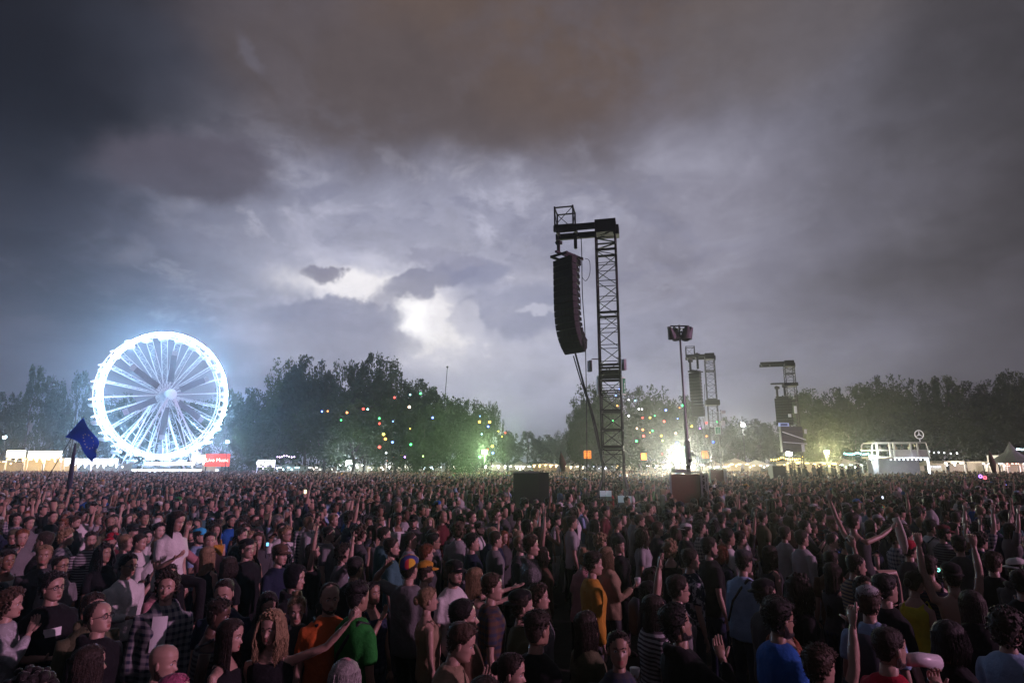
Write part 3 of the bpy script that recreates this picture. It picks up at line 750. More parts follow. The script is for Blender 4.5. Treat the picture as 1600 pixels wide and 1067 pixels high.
def line_array(loc, rz, n, label, curve, scale=1.0, group=None, tilt0=0):
    root = empty('line_array', loc, rz); root.scale = (scale,)*3; tag(root, label, 'speaker array', group)
    p = Vector((0,-.28,-.1)); ang = R(tilt0)
    for i in range(n):
        o = link('speaker_cabinet', cab[0], root); link('grille', cab[1], o); link('rigging', cab[2], o)
        h = .352
        rot = Matrix.Rotation(ang, 3, 'X'); dn = rot @ Vector((0,0,-1))
        o.location = p + dn*h/2 + rot @ Vector((0,.28,0)); o.rotation_euler = (ang,0,0)
        p = p + dn*h; ang += R(curve(i))
    b = MB()
    for x in (-.5,.5): b.box((x,.1,.02), (.09,1.5,.13))
    for y in (-.55,.1,.75): b.box((0,y,.05), (1.1,.09,.11))
    b.box((0,.1,.14), (.12,1.9,.1)); b.box((0,.95,-.06), (.4,.3,.3))
    b.obj('bumper_frame', m_black, root)
    return root
def cable(pts, r, label, name='cable', group=None):
    # smooth path through the points
    P_ = [Vector(p) for p in pts]; out = []
    for i in range(len(P_)-1):
        a, b_, c, d = P_[max(i-1,0)], P_[i], P_[i+1], P_[min(i+2,len(P_)-1)]
        for k in range(6):
            t = k/6; out.append(.5*((2*b_)+(c-a)*t+(2*a-5*b_+4*c-d)*t*t+(3*b_-a-3*c+d)*t**3))
    out.append(P_[-1]); b = MB(); b.tube(out, r, 6)
    o = b.obj(name, m_cable, None, True); tag(o, label, 'cable', group); return o
def delay_tower(px_base, Y, ztop, rz, label, sect=3.15, s=.84, boom=2.05, cage=True):
    x = zx(px_base, 0, Y, 790 if Y < 40 else 727)
    root = empty('speaker_tower', (x, Y, 0), rz); tag(root, label, 'tower', 'speaker towers on the field')
    ch, br = mast_section_mesh(s, sect, 4); n = int((ztop-.4)/sect); rem = ztop-.4-n*sect
    for i in range(n):
        o = link('mast_section', ch, root, (0,0,.4+i*sect)); link('mast_bracing', br, o)
    ch2, br2 = mast_section_mesh(s, rem, 3); o = link('mast_section', ch2, root, (0,0,.4+n*sect)); link('mast_bracing', br2, o)
    b = MB(); b.box((0,0,.3), (2.4,2.4,.16))
    for sx in (-1,1):
        for sy in (-1,1): b.box((sx*1.05,sy*1.05,.1), (.3,.3,.2)); b.bar((sx*1.0,sy*1.0,.35), (sx*s/2,sy*s/2,2.2), .06)
    b.obj('tower_base', m_black, root)
    # head block with the cantilever beams
    b = MB(); b.box((.02,0,ztop+.28), (1.02,1.0,.66)); b.box((.58,0,ztop+.1), (.16,.6,.5)); b.obj('tower_head', m_black, root)
    for y in (-.36, .36):
        b = MB(); b.box((-boom/2-.5,y,ztop+(.36 if y < 0 else .18)), (boom,.16,.30)); b.obj('cantilever_beam', m_black, root)
    b = MB()
    for xx in (-boom-.3,-boom+.6): b.box((xx,0,ztop+.2), (.12,1.0,.2))
    b.obj('cantilever_crossbar', m_black, root)
    if cage:
        c = MB(); x0, x1, y0, y1, za, zb = -boom-.42, -boom+.5, -.45, .45, ztop+.5, ztop+1.45
        cs = [(x0,y0),(x1,y0),(x1,y1),(x0,y1)]
        for k in range(4):
            a, e = cs[k], cs[(k+1)%4]
            c.bar((*a,za), (*a,zb+.06), .075)
            for z in (za,zb): c.bar((*a,z), (*e,z), .06)
            c.bar((*a,za), (*e,zb) , .03); 
        c.obj('truss_cage', m_black, root)
    return root
TY = 28.0; ZT = at(944, 366, TY).z
tw1 = delay_tower(960.5, TY, ZT, R(-13), 'Near tall black lattice tower with a cantilever arm to the left', s=.94)
for (z, w) in ((at(950,572,TY).z,.1),(at(950,577,TY).z,.1),(at(950,585,TY).z,.13),(at(950,612,TY).z,.06),(at(950,642,TY).z,.08),(at(950,672,TY).z,.06),(at(950,703,TY).z,.05)):
    b = MB()
    for y in (-.46,.46): b.box((0,y,z), (1.02,.08,w))
    for x_ in (-.46,.46): b.box((x_,0,z), (.08,.84,w))
    b.obj('clamp_frame', m_black, tw1)
# motors, array
hx = at(895, 397, TY); 
def hoist(px, pyt, Y, label):
    p = at(px, pyt, Y); o = link('chain_hoist', hoist_me, None, p-Vector((0,0,.6))); tag(o, label, 'hoist', 'chain hoists above the speaker arrays')
    return o
hoist(872.5, 379, TY+.1, 'Left chain hoist above the near speaker array'); h2 = hoist(899, 371, TY+.5, 'Right chain hoist above the near speaker array'); h2.scale = (1,1,1.25)
b = MB(); b.tube([at(872.5,378,TY+.1), at(872.5,360,TY+.1)], .012, 4); b.tube([at(899,371,TY+.5), at(899,356,TY+.5)], .012, 4)
tag(b.obj('hoist_chains', m_cable), 'Thin chains holding the hoists under the cantilever arm', 'chain')
la = at(884, 403, TY); la.z -= 0
line_array(la, R(-43), 15, 'Long curved black speaker array hanging from the near tower', lambda i: [.0,.0,.0,.0,.3,.8,1.5,2.2,3.2,4.6,6.2,8.0,9.5,10.,10.][i], group='hanging speaker arrays', scale=.92)
bt = at(896, 556, TY)
cable([bt, at(906,590,TY), at(922,640,TY+.2), at(938,712,TY+.2), at(943,745,TY)], .03, 'Taut black cable from the near array down to the tower foot')
cable([at(899,552,TY), at(912,600,TY), at(930,662,TY+.1), at(941,720,TY)], .045, 'Thick slanting cable bundle right of the taut one')
cable([at(908,372,TY+.4), at(909,398,TY+.4), at(910,460,TY+.4), at(914,520,TY+.4), at(916,600,TY+.4), at(917,700,TY+.4), at(917,790,TY+.4)], .022, 'Vertical black cable hanging beside the near array')
cable([at(914,404,TY+.3), at(921,408,TY+.3), at(921.5,428,TY+.3), at(915,439,TY+.3), at(909,432,TY+.3)], .014, 'Thin cable loop beside the top of the near array')
cable([at(906,410,TY+.4), at(904,440,TY+.4), at(907,470,TY+.4), at(905,505,TY+.4), at(911,515,TY+.4), at(907,530,TY+.4), at(913,545,TY+.4)], .016, 'Wavy cable along the back of the near array')
def speaker_box(px, py, w, h, Y, label):
    p = at(px, py, Y); root = empty('loudspeaker', p, R(20)); tag(root, label, 'loudspeaker')
    W, H = w/F*Y*1.03, h/F*Y*1.03
    b = MB(); b.box((0,0,0), (W*.5,W*.8,H)); b.obj('speaker_case', mat('grey_case', (.3,.31,.31), .5, nscale=6), root)
    b = MB()
    for i in range(6): b.box((-W*.2+W*.08*i,-W*.42,0), (W*.03,W*.06,H*.94))
    b.obj('cooling_fins', m_alu, root)
    b = MB(); b.box((W*.2,0,H*.1), (W*.5,.05,.05)); b.obj('bracket', m_alu, root)
speaker_box(921.5, 572, 9, 17, TY, 'Small pale finned box on an arm left of the near tower')
speaker_box(975, 570, 9, 17, TY, 'Small pale finned box right of the near tower')
b = MB(); b.bar(at(924,561,TY), at(937,561,TY), .05); b.bar(at(970,559,TY), at(963,559,TY), .05); tag(b.obj('side_arms', m_alu), 'Short metal arms holding the finned boxes on the near tower', 'bracket')
b = MB(); b.box(at(934,602,TY), (.06,.4,.86)); tag(b.obj('white_strip_panel', m_white), 'Narrow white panel on the left flank of the near tower', 'panel')
# emergency exit signs
def exit_sign(px, py, w, h, Y, rz, label):
    root = empty('exit_sign', at(px, py, Y), rz); tag(root, label, 'sign', 'emergency exit signs')
    W, H = w/F*Y, h/F*Y; b = MB(); b.box((0,0,0), (W,.1,H)); b.obj('sign_box', mat('sign_white', (.75,.8,.76), .5, emit=(.8,1,.88), es=.10), root)
    g_ = mat('sign_green', (.02,.16,.07), .5, emit=(.05,.5,.25), es=.10); b = MB(); b.box((0,-.06,0), (W*.78,.02,H*.84)); b.obj('green_field', g_, root)
    m_ = mat('sign_figure', (.8,.85,.8), .5, emit=(.8,1,.9), es=.2); b = MB(); u = min(W, H)*.2
    b.ell((u*.2,-.08,H*.28), (u*.28,.01,u*.28), 8, 6); b.bar((u*.1,-.08,H*.2), (-u*.1,-.08,-H*.02), u*.35, .02); b.bar((-u*.1,-.08,-H*.02), (u*.6,-.08,-H*.16), u*.22, .02); b.bar((-u*.1,-.08,-H*.02), (-u*.7,-.08,-H*.2), u*.22, .02)
    b.bar((u*.1,-.08,H*.14), (u*.8,-.08,H*.08), u*.18, .02); b.bar((0,-.08,H*.14), (-u*.6,-.08,H*.06), u*.18, .02)
    b.bar((-u*.9,-.08,-H*.32), (u*.9,-.08,-H*.32), u*.22, .02); b.bar((u*.9,-.08,-H*.32), (u*.3,-.08,-H*.24), u*.18, .02); b.bar((u*.9,-.08,-H*.32), (u*.3,-.08,-H*.40), u*.18, .02)
    b.obj('running_figure', m_, root)
exit_sign(973.5, 603, 11, 28, TY, R(52), 'Tall emergency exit sign on the right flank of the near tower')
# pale weighted cases at the tower foot
for (px, py, w, h, lb) in ((942,774.5,8,15,'Leftmost of four pale standing cases at the near tower foot'),(951.5,774.5,7,15,'Second from left of the pale standing cases at the tower foot'),(971,783.5,9,17,'Third from left of the pale standing cases at the tower foot'),(982.5,784,7,17,'Rightmost of the pale standing cases at the near tower foot')):
    p = at(px, py, 25.6); W, H = w/F*25.6, h/F*25.6; root = empty('pale_case', (p.x, 25.6, p.z-H/2)); tag(root, lb, 'case', 'pale cases at the tower foot')
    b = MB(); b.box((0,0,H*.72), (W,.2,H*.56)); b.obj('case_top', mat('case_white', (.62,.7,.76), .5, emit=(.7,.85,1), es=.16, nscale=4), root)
    b = MB(); b.box((0,0,H*.22), (W*.98,.2,H*.42)); b.obj('case_bottom', mat('case_grey', (.33,.33,.38), .5, nscale=4), root)
b = MB(); p = at(961, 792, 25.8); b.box((p.x,25.9,p.z/2-.05), (2.0,.7,p.z-.1)); tag(b.obj('black_plinth', m_box), 'Low black plinth under the pale cases at the near tower', 'plinth')
b = MB(); p = at(978.5,770.5,25.7); b.box(p, (.16,.14,.16)); b.bar(p+Vector((-.1,0,.1)), p+Vector((.2,0,.22)), .02); tag(b.obj('junction_box', m_alu), 'Tiny pale junction box above the pale cases', 'box')
# black screen box left of the tower
Yb = 26.0; pl, pr = at(802,736,Yb), at(841,736,Yb); root = empty('black_box', ((pl.x+pr.x)/2, Yb, 0)); tag(root, 'Tall matt black box standing left of the near tower', 'box')
b = MB(); b.box((0,0,pl.z/2), (pr.x-pl.x,.9,pl.z)); b.obj('box_front', m_box, root)
b = MB(); q = at(857,738,Yb+.5).x-root.location.x; b.box((q/2+(pr.x-pl.x)/4+.0,.5,pl.z/2-.02), (q-(pr.x-pl.x)/2-.02,.7,pl.z-.06)); b.obj('box_side', mat('dark_cloth', (.025,.024,.028), .9, nscale=3), root)
b = MB(); b.box((0,-.46,pl.z-.04), (pr.x-pl.x+.02,.04,.05)); b.obj('top_rail', m_alu, root)
# tarpaulin heap
b = MB(); nx_, ny_ = 22, 10
c0 = at(890, 790, 24.5); vs = []
for j in range(ny_+1):
    for i in range(nx_+1):
        u, v = i/nx_*2-1, j/ny_*2-1; h = max(0, 1-u*u)**.5*max(0, 1-v*v)**.5
        vs.append((c0.x+u*1.05, 24.8+v*.9, (.98+.14*mnoise.noise(Vector((u*2.1,v*2,3))))*h*1.15*(1+.25*mnoise.noise(Vector((u*5,v*5,0))))))
b.add(vs, [(j*(nx_+1)+i, j*(nx_+1)+i+1, (j+1)*(nx_+1)+i+1, (j+1)*(nx_+1)+i) for j in range(ny_) for i in range(nx_)])
tag(b.obj('tarpaulin_heap', m_tarp, None, True), 'Heap of gear under a crumpled black tarpaulin left of the tower', 'tarpaulin')
# brown mesh panel boxes in aluminium frames
def panel_box(px0, px1, px2, yt, Y, label):
    a, e, f_ = at(px0,yt,Y), at(px1,yt,Y), at(px2,yt,Y); W = e.x-a.x; H = a.z
    root = empty('panel_box', ((a.x+e.x)/2, Y, 0)); tag(root, label, 'panel box', 'brown panel boxes in the compound')
    b = MB(); b.box((0,.06,H/2), (W*.93,.05,H*.95)); b.obj('brown_panel', mat('brown_mesh', (.16,.06,.04), .8, nscale=22, namt=.35, bump=.4, bscale=50), root)
    b = MB(); t = .06
    for x_ in (-W/2, W/2): b.bar((x_,0,0), (x_,0,H), t)
    b.bar((-W/2,0,H), (W/2,0,H), t); b.bar((-W/2,0,.1), (W/2,0,.1), t)
    b.obj('panel_frame', m_alu, root)
    S = f_.x-e.x; b = MB(); x1 = W/2+S
    for x_ in (W/2+.09, x1-.09, x1):
        b.bar((x_,.25,0), (x_,.25,H), .045)
    for k in range(9): z = H*k/9; b.bar((W/2+.09,.25,z), (x1,.25,z+H/18), .025); b.bar((W/2+.09,.25,z+H/9), (x1,.25,z+H/18), .025)
    b.obj('side_truss', m_alu, root)
    b = MB(); b.box(((x1)/2,1.0,H*.5-.05), (W*.5+x1-W*.5,1.4,H-.12)); b.obj('box_body', m_box, root)
    return root, H
pb1, H1 = panel_box(1047, 1095, 1108, 738, 24.0, 'Brown mesh panel box in a silver frame under the pole lamp')
panel_box(1109, 1131, 1137, 732.5, 40.0, 'Smaller brown panel box farther away right of the pole lamp')
b = MB(); p = at(1061, 733.5, 25); b.box((p.x,25,p.z-.05), (.5,.5,.14)); tag(b.obj('grey_case', mat('grey_case', (.3,.31,.31), .5)), 'Flat grey case lying on the brown panel box', 'case')
# pole lamp
Yp = 24.9; pb_, ptp = at(1076,735,Yp), at(1072.5,513,Yp)
root = empty('pole_lamp', (pb_.x, Yp, 0)); tag(root, 'Tall grey pole with four unlit floodlights on its crossbar', 'pole lamp')
b = MB(); b.tube([(0,0,0),(0,0,pb_.z+.9),(-.02,0,ptp.z*.6),(-.04,0,ptp.z+.15)], [.085,.085,.05,.04], 10); b.tube([(0,0,pb_.z-.2),(0,0,pb_.z+1.2)], .1, 10); b.obj('pole', mat('galvanised', (.3,.31,.32), .45, .6, nscale=5), root, True)
zt = ptp.z+.1; b = MB(); b.bar((-.42,0,zt), (.38,0,zt), .05); b.bar((-.25,.25,zt-.06), (.55,.25,zt-.06), .04); b.bar((-.04,-.05,zt-.3), (.5,.25,zt-.08), .035); b.bar((-.25,.0,zt), (-.25,.25,zt-.06), .04); b.bar((.55,.25,zt-.06), (.55,.25,zt-.4), .03); b.bar((-.3,0,zt), (.1,0,zt-.35), .03); b.bar((.3,0,zt), (-.1,0,zt-.35), .03); b.obj('crossbar', m_black, root)
fm = MB(); fm.tube([(0,0,.20),(0,0,.12),(0,0,-.12),(0,0,-.24)], [.07,.10,.16,.19], 12); fm.box((0,.1,.05), (.1,.12,.3)); flm = fm.mesh('floodlight_head', mat('lamp_metal', (.12,.12,.13), .4, .6))
fg = MB(); fg.tube([(0,0,-.235),(0,0,-.25)], .17, 12); fgm = fg.mesh('floodlight_glass', mat('lamp_glass', (.35,.37,.4), .1, spec=.8))
for (x_, y_, z_, rx_, ry_) in ((-.42,-.05,-.28,.35,-.35),(-.18,.1,-.30,-.2,-.12),(.22,-.1,-.24,.35,.16),(.42,.12,-.24,.1,.38),(.30,.3,-.26,-.5,.2)):
    o = link('floodlight_head', flm, root, (x_,y_,zt+z_), (rx_,ry_,0)); o.scale = (1.1,1.1,1.15); link('floodlight_glass', fgm, o)
b = MB()
for i in range(3): b.box((.1*i-.05,-.11,pb_.z+.15+.25*i), (.12,.1,.14))
b.obj('clamps', m_black, root)
# second tower
Y2 = 66.0; Z2 = at(1108, 561, Y2).z
tw2 = delay_tower(1119.5, Y2, Z2, R(-13), 'Second lattice speaker tower, farther off behind the pole lamp', s=1.0)
a2 = line_array(at(1086, 581, Y2), R(-43), 14, 'Distant curved speaker array hanging behind the pole lamp', lambda i: [.0,.3,.3,.4,.5,.6,.8,1.2,1.6,2.4,3.4,5.0,6.0,7.0][i], group='hanging speaker arrays', scale=1.0)
hoist(1078.5, 571, Y2, 'Left chain hoist above the second speaker array').scale = (1.5,1.5,2.0); hoist(1090, 568, Y2, 'Right chain hoist above the second speaker array').scale = (1.5,1.5,2.6)
for (z, w) in ((at(1110,628,Y2).z,.35),(at(1110,632,Y2).z,.2)):
    b = MB(); b.box((0,0,z), (1.5,1.4,w)); b.obj('clamp_frame', m_black, tw2)
exit_sign(1121.5, 672.5, 9, 12, Y2-1, 0, 'Small emergency exit sign on the second speaker tower')
for (px, py, lb) in ((1130,644,'Upper pale box on an arm right of the second tower'),(1130,661,'Lower pale box on an arm right of the second tower')):
    b = MB(); p = at(px, py, Y2); b.box(p, (.35,.3,.55 if py > 650 else .35)); b.bar(p, p+Vector((-.7,0,0)), .05); tag(b.obj('equipment_box', m_white), lb, 'box')
for (i, (x0, x1)) in enumerate(((1086,1094),(1092,1112),(1098,1116))):
    cable([at(x0,652,Y2), at((x0+x1)/2,690,Y2), at(x1,728,Y2)], .035, 'Black cable from the second array to its tower foot, %s of three' % ordn(i,3), group=None)
b = MB()
for x_ in (1082,1101,1113,1126): b.bar(at(x_,640 if x_ > 1110 else 600,Y2+.6), at(x_+(1 if x_ < 1110 else 5),730,Y2+.6), .05)
tag(b.obj('guy_wires', m_cable), 'Thin guy wires around the second speaker tower', 'wire')
# third tower with video screen
Y3 = 68.0; Z3 = at(1235, 572, Y3).z
tw3 = delay_tower(1247, Y3, Z3, R(-13), 'Third lattice tower on the right carrying the dark video screen', s=1.0, boom=2.6, cage=False)
b = MB(); z = at(1235,601,Y3).z; b.box((-.05,0,z), (1.5,1.3,.36)); b.box((-1.4,0,z+.15), (1.4,.4,.16)); b.obj('work_platform', m_black, tw3)
a3 = line_array(at(1223, 621, Y3), R(-24), 10, 'Straight wide speaker array under the third tower arm', lambda i: -.3 if i < 5 else .9, group='hanging speaker arrays', scale=1.0); a3.scale = (1.35,1.0,.86)
hoist(1214, 611, Y3, 'Left chain hoist above the third speaker array').scale = (1.5,1.5,1.7); hoist(1226, 610, Y3, 'Right chain hoist above the third speaker array').scale = (1.5,1.5,1.9)
p = at(1224.5, 663.5, Y3-1); root = empty('name_sign', p, R(4)); tag(root, 'Small pale blue lit name board above the dark video screen', 'sign')
b = MB(); b.box((0,0,0), (1.15,.12,.42)); b.obj('sign_panel', mat('sign_blue', (.3,.35,.6), .5, emit=(.45,.55,1), es=.45), root)
b = MB(); b.box((0,-.07,.0), (.8,.02,.26)); b.obj('sign_field', mat('sign_navy', (.03,.04,.12), .5, emit=(.1,.15,.5), es=.2), root)
p = at(1238, 686, Y3-1.6); root = empty('video_screen', p, R(12)); tag(root, 'Large unlit video screen with two pale braces on the third tower', 'video screen')
W, H = 37/F*Y3, 38/F*Y3; b = MB(); b.box((0,.2,0), (W,.15,H)); b.obj('screen_backing', m_box, root)
b = MB(); tw, th = W/6, H/5; b.box((0,0,0), (tw*.97,.16,th*.97)); tile = b.mesh('screen_tile', mat('screen_tile', (.035,.037,.05), .3, nscale=8))
for i in range(6):
    for j in range(5): link('screen_tile', tile, root, (-W/2+tw*(i+.5), .05+.01*((i*3+j)%2), -H/2+th*(j+.5)))
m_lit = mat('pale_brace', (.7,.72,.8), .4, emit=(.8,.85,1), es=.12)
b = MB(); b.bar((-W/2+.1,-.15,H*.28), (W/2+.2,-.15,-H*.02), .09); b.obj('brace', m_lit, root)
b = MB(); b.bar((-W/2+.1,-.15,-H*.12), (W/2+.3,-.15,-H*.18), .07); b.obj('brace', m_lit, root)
for (px, py, w, h, lb) in ((1234,649,.3,.35,'Tiny square white sign on the third tower'),(1243,640,.25,.8,'Pale upright box high on the third tower'),(1258.5,674,.25,.5,'Pale box at the right edge of the video screen'),(1255,700,.3,.8,'Pale vertical box beside the lower screen edge')):
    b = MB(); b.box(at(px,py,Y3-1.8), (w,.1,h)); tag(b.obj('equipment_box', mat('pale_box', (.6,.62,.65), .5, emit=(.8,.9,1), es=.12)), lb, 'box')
b = MB(); b.box((zx(1213,0,56), 56, 1.5), (1.15,1,3.0-.65)); tag(b.obj('black_crate', m_box), 'Black crate left of the viewing platform under amber bulbs', 'crate')
# crowd barriers around the compound
def barrier_mesh():
    b = MB(); W, H = 2.3, 1.1
    b.tube([(-W/2,0,.2),(-W/2,0,H-.08),(-W/2+.08,0,H),(W/2-.08,0,H),(W/2,0,H-.08),(W/2,0,.2)], .021, 6); b.tube([(-W/2,0,.22),(W/2,0,.22)], .019, 6)
    fr = b.mesh('barrier_frame', m_alu, True)
    b = MB()
    for i in range(17): b.bar((-W/2+W*(i+1)/18,0,.22), (-W/2+W*(i+1)/18,0,H), .014)
    br = b.mesh('barrier_bars', m_alu)
    b = MB()
    for x_ in (-.8,.8): b.bar((x_,-.3,.03), (x_,.3,.03), .05); b.bar((x_,0,.03), (x_,0,.24), .04)
    return fr, br, b.mesh('barrier_feet', m_alu)
bf, bb, bft = barrier_mesh()
bars = []
def barrier(a, e, k0):
    a, e = Vector((*a,0)), Vector((*e,0)); L = (e-a).length; n = max(1, round(L/2.36))
    for i in range(n):
        p = a.lerp(e, (i+.5)/n); bars.append((p, math.atan2((e-a).y, (e-a).x)))
YB = 19.4
barrier((zx(858,0,YB,797), YB), (zx(1132,0,YB,797), YB), 0)
barrier((zx(858,0,YB,797), YB), (zx(680,0,27,777), 27.5), 0)
barrier((zx(1132,0,YB,797), YB), (zx(1150,0,27,777), 27.5), 0)
for i, (p, a) in enumerate(sorted(bars, key=lambda q: q[0].x)):
    root = empty('crowd_barrier', p, a); tag(root, 'Steel crowd barrier in front of the tower compound, %s in the line' % ordn(i, len(bars)), 'barrier', 'crowd barriers round the tower compound')
    link('barrier_frame', bf, root); link('barrier_bars', bb, root); link('barrier_feet', bft, root)
# ------------------------------------------------------------------ flags on poles
m_flag = mat('flag_blue', (.02,.11,.85), .7, nscale=3, namt=.15); m_star = mat('flag_stars', (.75,.76,.7), .6)
FY = 19.0
A = at(130, 652, FY); B = at(102, 683, FY); 
C_ = at(158, 700, FY-.35); D_ = at(148, 727, FY-.5)
root = empty('blue_flag', at(70,724,FY)-Vector((0,0,1.0))); tag(root, 'Blue flag with a ring of stars drooping from a slanting pole', 'flag')
org = root.location.copy()
b = MB(); b.tube([at(62,733,FY)-Vector((0,0,.9))-org, A+Vector((.03,0,.03))-org], [.016,.010], 6); b.obj('flag_pole', m_black, root)
def flagpt(u, v):   # u along the fly, v down the hoist
    top = A.lerp(C_, u); bot = B.lerp(D_, u)
    p = top.lerp(bot, v)
    d = Vector((.0, -1, 0))*(.16*math.sin(u*7+v*2.5)*u) + Vector((.05*math.sin(v*9+u*4)*u, 0, -.18*math.sin(math.pi*u)*(1-v)*.2 + .20*math.sin(math.pi*u)*(v)))
    return p + d - org
b = MB(); nu, nv = 30, 20
b.add([flagpt(i/nu, j/nv) for j in range(nv+1) for i in range(nu+1)], [(j*(nu+1)+i, j*(nu+1)+i+1, (j+1)*(nu+1)+i+1, (j+1)*(nu+1)+i) for j in range(nv) for i in range(nu)])
b.obj('flag_cloth', m_flag, root, True)
for side in (0,):
    for k in range(12):
        a = 2*math.pi*k/12; cu, cv = .56+.20*math.cos(a), .5+.30*math.sin(a)
        b = MB(); pts = []
        for q in range(10):
            r_ = (.044 if q % 2 == 0 else .018); t = math.pi*q/5 - math.pi/2
            pts.append(flagpt(cu+r_*.67*math.cos(t), cv+r_*math.sin(t)) + Vector((0,-.006,0)))
        cpt = flagpt(cu, cv) + Vector((0,-.006,0))
        b.add([cpt]+pts, [(0, 1+q, 1+(q+1)%10) for q in range(10)]); b.obj('star', m_star, root)
# furled dark flag
root = empty('furled_flag', (zx(108,0,17,760), 17, 0)); tag(root, 'Furled dark flag hanging limp on an upright pole left of the wheel', 'flag')
t_ = at(118, 692, 17); b = MB(); b.tube([(0,0,.9), (t_.x-root.location.x, 0, t_.z)], .015, 6); b.obj('flag_pole', m_black, root)
b = MB(); tx = t_.x-root.location.x
b.tube([(tx,0,t_.z), (tx*.95,.0,t_.z-.12), (tx*.75,.0,t_.z-.45), (tx*.55,0,t_.z-.8), (tx*.3,0,t_.z-1.1), (tx*.25,0,t_.z-1.3)], [.015,.035,.06,.07,.08,.03], 10, ry=.5); b.obj('flag_cloth', mat('dark_flag', (.05,.05,.09), .8, nscale=6), root, True)
for (px, y0, y1, Y, lb) in ((877,707,736,40,'Brown furled flag standing above the crowd left of the near tower'),(1311+240,704,738,42,'Dark furled flag above the crowd at the right'),(1001+0,1,1,1,None)):
    if lb is None: continue
    root = empty('furled_flag', (zx(px,0,Y,y1), Y, 0)); tag(root, lb, 'flag'); zt_ = at(px,y0,Y).z; zb_ = at(px,y1,Y).z
    b = MB(); b.tube([(0,0,.9),(0,0,zt_+.1)], .02, 6); b.obj('flag_pole', m_black, root)
    b = MB(); b.tube([(0,0,zt_), (.03,0,zt_*.75+zb_*.25), (.1,0,zt_*.4+zb_*.6), (.12,0,zb_)], [.03,.14,.24,.12], 9, ry=.5); b.obj('flag_cloth', mat('brown_flag', (.12,.07,.05), .8, nscale=6), root, True)
# ------------------------------------------------------------------ people
m_skin = mat('skin', None, .45, spec=.5, nscale=9, namt=.10, objcol=True)
m_lips = mat('lips', (.30,.11,.09), .5)
m_eye = mat('eye_white', (.55,.52,.5), .3); m_iris = mat('iris_dark', (.02,.015,.012), .2)
m_cloth = mat('cloth', None, .85, spec=.15, nscale=5, namt=.22, bump=.8, bscale=11, objcol=True)
m_hair = mat('hair', None, .62, spec=.3, nscale=42, namt=.6, bump=.5, bscale=55, objcol=True)
for _m, _w, _r in ((m_hair, .22, .3), (m_cloth, .05, .4), (m_skin, .04, .3)):
    _p = _m.node_tree.nodes['Principled BSDF']; _p.inputs['Sheen Weight'].default_value = _w; _p.inputs['Sheen Roughness'].default_value = _r  # edge brightening put into the material sheen in place of a rim light
N.nt = m_hair.node_tree; _hb = m_hair.node_tree.nodes['Principled BSDF']; _ho = N([n for n in m_hair.node_tree.nodes if n.type == 'TEX_COORD'][0].outputs['Object'])
_st = n_noise(N.v('MULTIPLY', _ho, (110.0,110.0,9.0)), 1.0, 3, .6); _base = N(_hb.inputs['Base Color'].links[0].from_socket)
m_hair.node_tree.links.new(N.v('SCALE', _base, scale=(_st*1.5+.25)).s, _hb.inputs['Base Color'])
m_leather = mat('shoe_leather', (.04,.035,.03), .5)
m_sheen = mat('sequin_cloth', None, .25, spec=.9, nscale=45, namt=.9, bump=.8, bscale=70, objcol=True)
def pattern_cloth(name, kind, c2):
    m = mat(name, None, .85, spec=.15, nscale=5, namt=.12, objcol=True); nt_ = m.node_tree; N.nt = nt_
    b = nt_.nodes['Principled BSDF']; lk = b.inputs['Base Color'].links[0]; base = N(lk.from_socket)
    x, y, z = n_sep(N([n for n in nt_.nodes if n.type == 'TEX_COORD'][0].outputs['Object']))
    if kind == 'stripe': f = n_smooth(N.m('SINE', z*170.0), -.1, .25)
    elif kind == 'wide': f = n_smooth(N.m('SINE', x*120.0+z*12.0), .0, .4)
    elif kind == 'print': f = n_smooth(n_noise(N([n for n in nt_.nodes if n.type == 'TEX_COORD'][0].outputs['Object']), 16, 3, .7), .5, .56)
    else: f = n_smooth(N.m('SINE', z*105.0), -.2, .6)*.55 + n_smooth(N.m('SINE', x*105.0+y*60.0), -.2, .6)*.45
    col_ = n_mix(base, c2, f); nt_.links.new(col_.s, b.inputs['Base Color']); return m
m_stripe = pattern_cloth('striped_cloth', 'stripe', (.06,.05,.06)); m_plaid = pattern_cloth('plaid_cloth', 'plaid', (.03,.04,.07)); m_wide = pattern_cloth('zebra_cloth', 'wide', (.02,.02,.02)); m_print = pattern_cloth('print_cloth', 'print', (.45,.45,.48))
CL = {'plain': m_cloth, 'stripe': m_stripe, 'plaid': m_plaid, 'wide': m_wide, 'print': m_print, 'sequin': m_sheen}
HT = np.array([0,.06,.15,.25,.38,.50,.62,.75,.87,.95,1.0]); HWd = np.array([.026,.046,.058,.064,.070,.073,.076,.075,.064,.043,.004])
HFr = np.array([.070,.089,.090,.089,.089,.088,.092,.090,.074,.049,.004]); HBk = np.array([.015,.045,.062,.076,.088,.096,.101,.101,.089,.063,.004]); HH = .238
def smooth01(x): x = np.clip(x, 0, 1); return x*x*(3-2*x)
def gs(x, c, w): return np.exp(-((x-c)/w)**2)
